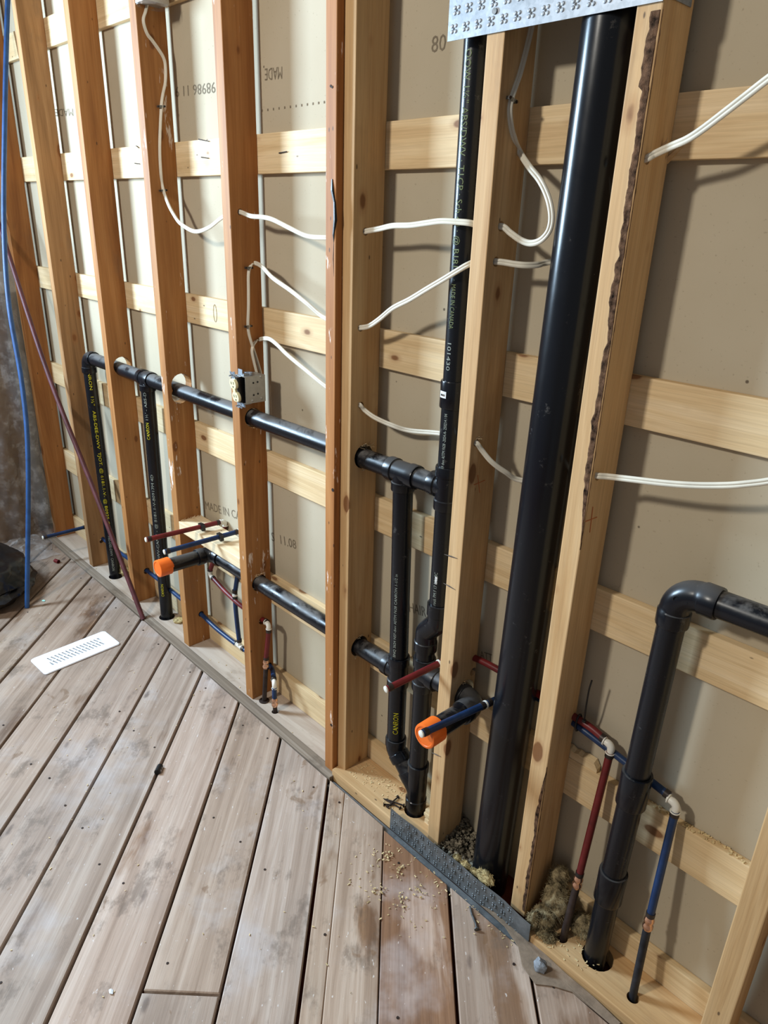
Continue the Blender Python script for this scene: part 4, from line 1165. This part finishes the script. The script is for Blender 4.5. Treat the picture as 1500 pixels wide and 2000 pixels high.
for (a, b, lab) in (((788, 1573), (751, 1560), 'rusty nail lying nearest the vent pipe foot on the new plate'), ((781, 1578), (748, 1559), 'rusty nail crossing the others beside the vent pipe foot'), ((777, 1557), (762, 1570), 'short rusty nail lying across the pile on the new plate'),
                    ((750, 1571), (772, 1572), 'rusty nail with its head nearest the plate front'), ((757, 1576), (770, 1566), 'stubby rusty nail under the pile by the galvanized plate')):
    nail(atz(*a, zt_ + rnd.uniform(0, .004)), atz(*b, zt_ + rnd.uniform(0, .004)), lab, group='rusty nails on the new plate')
bn = thing('nail', 'bent nail with a round head lying on the planks below the galvanized plate', 'nail', atz(930, 1813, .003))
pb = [atz(931, 1814, .004), atz(928, 1802, .004), atz(921, 1785, .003), atz(918, 1770, .003)]
MB().sweep(catmull(pb), .0022, 8).build('shank', M['staple'], bn, True)
dd = (pb[0] - pb[1]).normalized(); MB().sweep([pb[0], pb[0] + dd * .002], .0062, 12).build('head', M['staple'], bn)
c = atz(310, 1503, .004)
cl = thing('clip_scrap', 'tiny dark clip with pale stripes stuck in a floor joint', 'clip', c)
MB().sweep([c + V(-.010, .010, 0), c + V(.010, -.010, .002)], .009, 10).build('clip_body', M['black_plastic'], cl, True)
for s in (-.4, .35): MB().sweep([c + V(.010, -.010, .001) * s + V(-.0015, .0015, 0), c + V(.010, -.010, .001) * s + V(.0015, -.0015, 0)], .0094, 10).build('stripe', M['label_white'], cl, True)
# splintered offcut lying on a strap behind the red riser
a, b = at(1106, 1478, .097), at(1166, 1516, .097)
mb = MB(); k = 9
vs = []
for i in range(k):
    p = a.lerp(b, i / (k - 1)); hgt = .020 + .010 * noise.noise(V(i * .7, 3, 0)) - (.008 if i == k - 1 else 0)
    for (dy, dz) in ((-.007, .0), (-.007, hgt), (.007, hgt + .004), (.007, 0)): vs.append(V(p.x, .0985 + dy, .4402 + dz))
mb.add(vs, [(i * 4 + j, i * 4 + (j + 1) % 4, (i + 1) * 4 + (j + 1) % 4, (i + 1) * 4 + j) for i in range(k - 1) for j in range(4)] + [(3, 2, 1, 0), ((k - 1) * 4, (k - 1) * 4 + 1, (k - 1) * 4 + 2, (k - 1) * 4 + 3)])
tag(mb.build('wood_offcut', M['strap_wood'], None, origin=a), 'rough split wood offcut resting on the lower strap behind the red riser', 'wood scrap')
# broken chip of plate standing beside the vent pipe foot
c = V(.812, .046, .022); mb = MB()
for i in range(5): mb.box(c + V(.002 * math.sin(i * 2.1), .002 * math.cos(i * 3), .004 + i * .0095), (.016 + .003 * math.sin(i * 5), .03, .0085))
tag(mb.build('wood_scrap', M['strap_wood'], None, origin=c), 'broken stack of wood layers between the vent pipe foot and new stud', 'wood scrap')

# ---------------------------------------------------------------- loose stuff
def fuzz(p, n, u, w, cnt, seed, L=.012, mat='strap_wood'):
    r = random.Random(seed); mb = MB(); p = Vector(p)
    for i in range(cnt):
        q = p + u * r.uniform(-w, w) + Z_ * r.uniform(-.003, .003)
        e = (n * r.uniform(.2, 1) + u * r.uniform(-1, 1) + Z_ * r.uniform(-.4, 1)).normalized()
        mb.sweep([q, q + e * L * r.uniform(.3, 1)], [.0007, .0002], 3)
    return tag(mb.build('torn_fibres', M[mat], wall), kind='stuff')
fuzz((.5165, .05, ZU + .032), X_, Y_, .018, 26, 1, .016); fuzz((.5165, .045, ZU - .031), X_, Y_, .010, 8, 2, .018)
fuzz((.5165, .04, ZL + .030), X_, Y_, .012, 10, 3); fuzz((.5165, .04, ZL - .030), X_, Y_, .015, 14, 4, .010)
fuzz((.0375, .045, ZL + .029), X_, Y_, .016, 26, 5, .009); fuzz((.0375, .05, ZU - .029), X_, Y_, .014, 20, 6, .012)
fuzz((-.380, .045, .518), X_, Y_, .042, 60, 7, .009, 'fresh_wood'); fuzz((.8835, .018, 1.113), X_, Y_, .006, 10, 8, .014); fuzz((.8835, .05, .51), X_, Y_, .012, 10, 9, .008)
for i, (q, q2) in enumerate((((388, 272), (408, 276)), ((393, 307), (407, 309)), ((266, 285), (271, 289)), ((263, 319), (273, 320)), ((545, 299), (560, 296)))):
    a, b = at(*q, .087), at(*q2, .0865); MB().sweep([a, b], [.0016, .0012], 6).build('bent_nail', M['rust'], wall)
def rocks(n, fpos, rmin, rmax, seed):
    r = random.Random(seed); mb = MB()
    for i in range(n):
        p = fpos(r); s = rmin + (rmax - rmin) * r.random() ** 2.2
        mb.blob(p, s, 1, .35, 1.3, r.uniform(0, 50), (r.uniform(.7, 1.1), r.uniform(.7, 1.1), r.uniform(.6, .9)))
    return mb
def heap(r):
    x = r.uniform(.872, 1.0); y = r.uniform(-.022, .105); hmax = max(0.006, .058 * (1 - (x - .88) / .11) * (.35 + .65 * (y + .02) / .12) + .012 * noise.noise(V(x * 40, y * 40, 0)))
    return V(x, y, -.012 + (hmax + .012) * r.random() ** .35)
tag(rocks(1700, heap, .0022, .0075, 3).build('rubble', M['gravel'], None, False), 'heap of grey crumbled rubble between the new stud and the thick stack', 'rubble', kind='stuff')
def wool(pieces, mat, name, label, seed, strands=420):
    r = random.Random(seed); mb = MB()
    for (c, s, sc) in pieces:
        mb.blob(c, s, 4, .26, 1.7, r.uniform(0, 50), sc)
        for i in range(strands):
            d = V(r.gauss(0, 1), r.gauss(0, 1), r.gauss(0, 1)).normalized()
            p = Vector(c) + V(d.x * sc[0], d.y * sc[1], d.z * sc[2]) * s * .92
            e = V(r.gauss(0, 1), r.gauss(0, 1), r.gauss(0, 1)).normalized(); e = (e + d * .7).normalized()
            L = s * r.uniform(.18, .5)
            mb.sweep([p, p + e * L * .5 + Z_ * .001, p + e * L + V(r.uniform(-1, 1), r.uniform(-1, 1), -.5) * L * .3], [.00045, .0004, .00025], 3)
    return tag(mb.build(name, mat, None, True, origin=pieces[0][0]), label, 'insulation', kind='stuff')
wool([(V(.980, -.008, .042), .014, (1, .7, .9)), (V(.955, -.010, .050), .010, (1, .7, .9)), (V(1.040, -.006, .056), .019, (1.25, .6, .8)), (V(1.010, -.008, .048), .010, (1.2, .6, .8))], M['wool'], 'wool_tuft', 'pale yellow wool insulation tufts stuffed at the foot of the thick stack', 11)
wool([(V(1.192, .020, .035), .030, (.9, .9, 1.1)), (V(1.205, .048, .085), .035, (.95, .8, 1.2)), (V(1.188, .070, .125), .026, (.8, .8, 1.1)), (V(1.268, .060, .055), .028, (1.0, .8, 1.0)), (V(1.215, .0, .020), .022, (1.1, .8, .7)), (V(1.182, -.005, .045), .018, (.7, .9, 1.2))], M['wool_grey'], 'wool_wad', 'dirty wool insulation wad packed around the red riser foot by the bark stud', 12, 700)
wool([(V(.825, .085, .075), .018, (.8, .8, 1.2))], M['wool_grey'], 'wool_tuft', 'small grey insulation tuft behind the new stud by the vent pipe foot', 13, 260)
wool([(V(-1.085, .075, .022), .026, (1.0, .7, .9))], M['wool'], 'wool_tuft', 'pale insulation tuft beside the leftmost riser foot', 14, 260)
wool([(V(-.575, .06, .006), .016, (1.4, 1.2, .5))], M['wool'], 'wool_tuft', 'flat pale insulation tuft beside the second riser foot from the left', 15, 260)
# sawdust and chips
r = random.Random(21); mb = MB()
for i in range(520):
    q = r.random()
    if q < .22: p = V(r.uniform(.53, .72), r.uniform(.0, .075), .0228)
    elif q < .36: p = V(r.uniform(.74, 1.0), r.uniform(-.24, -.065), .0012)
    elif q < .47: p = V(r.uniform(1.17, 1.34), r.uniform(-.02, .05), .0228)
    elif q < .58: p = V(r.uniform(-1.4, .3), r.uniform(-.03, .05), .0012) if r.random() < .5 else V(r.uniform(.8, 1.2), r.uniform(-.075, -.05), .0)
    else: p = V(r.uniform(-1.5, 1.1), r.uniform(-1.0, -.05), .0014)
    s = r.uniform(.0010, .0030) * (.8 if q > .58 else 1)
    rot = Matrix.Rotation(r.uniform(0, 6.3), 3, 'Z') @ Matrix.Rotation(r.uniform(-.5, .5), 3, 'X')
    mb.box(p, (s * r.uniform(1, 3.2), s, s * .35), rot)
for (x, y) in ((.85, -.11), (.92, -.17), (.865, -.19), (.93, -.12), (.80, -.1)):
    for i in range(14):
        p = V(x + r.gauss(0, .010), y + r.gauss(0, .010), .002 + r.random() * .003); s = r.uniform(.0018, .004)
        mb.box(p, (s * 1.6, s, s * .4), Matrix.Rotation(r.uniform(0, 6.3), 3, 'Z') @ Matrix.Rotation(r.uniform(-.8, .8), 3, 'X'))
for p in [at(*q, .098) for q in ((1440, 1662), (1400, 1638))]: pass
tag(mb.build('wood_chips', M['chips'], None), 'scattered pale wood chips and sawdust on the planks and plates', 'wood chips', kind='stuff')
r = random.Random(5); mb = MB()
for i in range(150):
    x = r.uniform(1.28, 1.75); s = r.uniform(.0015, .0035); mb.box(V(x, r.uniform(.0905, .106), .4415), (s * 2, s, s * .4), Matrix.Rotation(r.uniform(0, 6), 3, 'Z'))
tag(mb.build('sawdust', M['chips'], None), 'pale sawdust lying along the top of the lower right strap', 'sawdust', kind='stuff')
c = atz(85, 1173, .002)
tag(MB().blob(c, .008, 1, .3, 1, 2, (1.2, .8, .15)).build('plastic_flake', M['green_chip'], None, False, origin=c), 'tiny pale green flake on the planks right of the blue tube', 'flake')
c = atz(217, 1936, .002)
tag(MB().blob(c, .006, 1, .4, 1, 9, (1.4, .8, .35)).build('plaster_crumb', M['label_white'], None, False, origin=c), 'white plaster crumb on the planks near the bottom left', 'crumb')
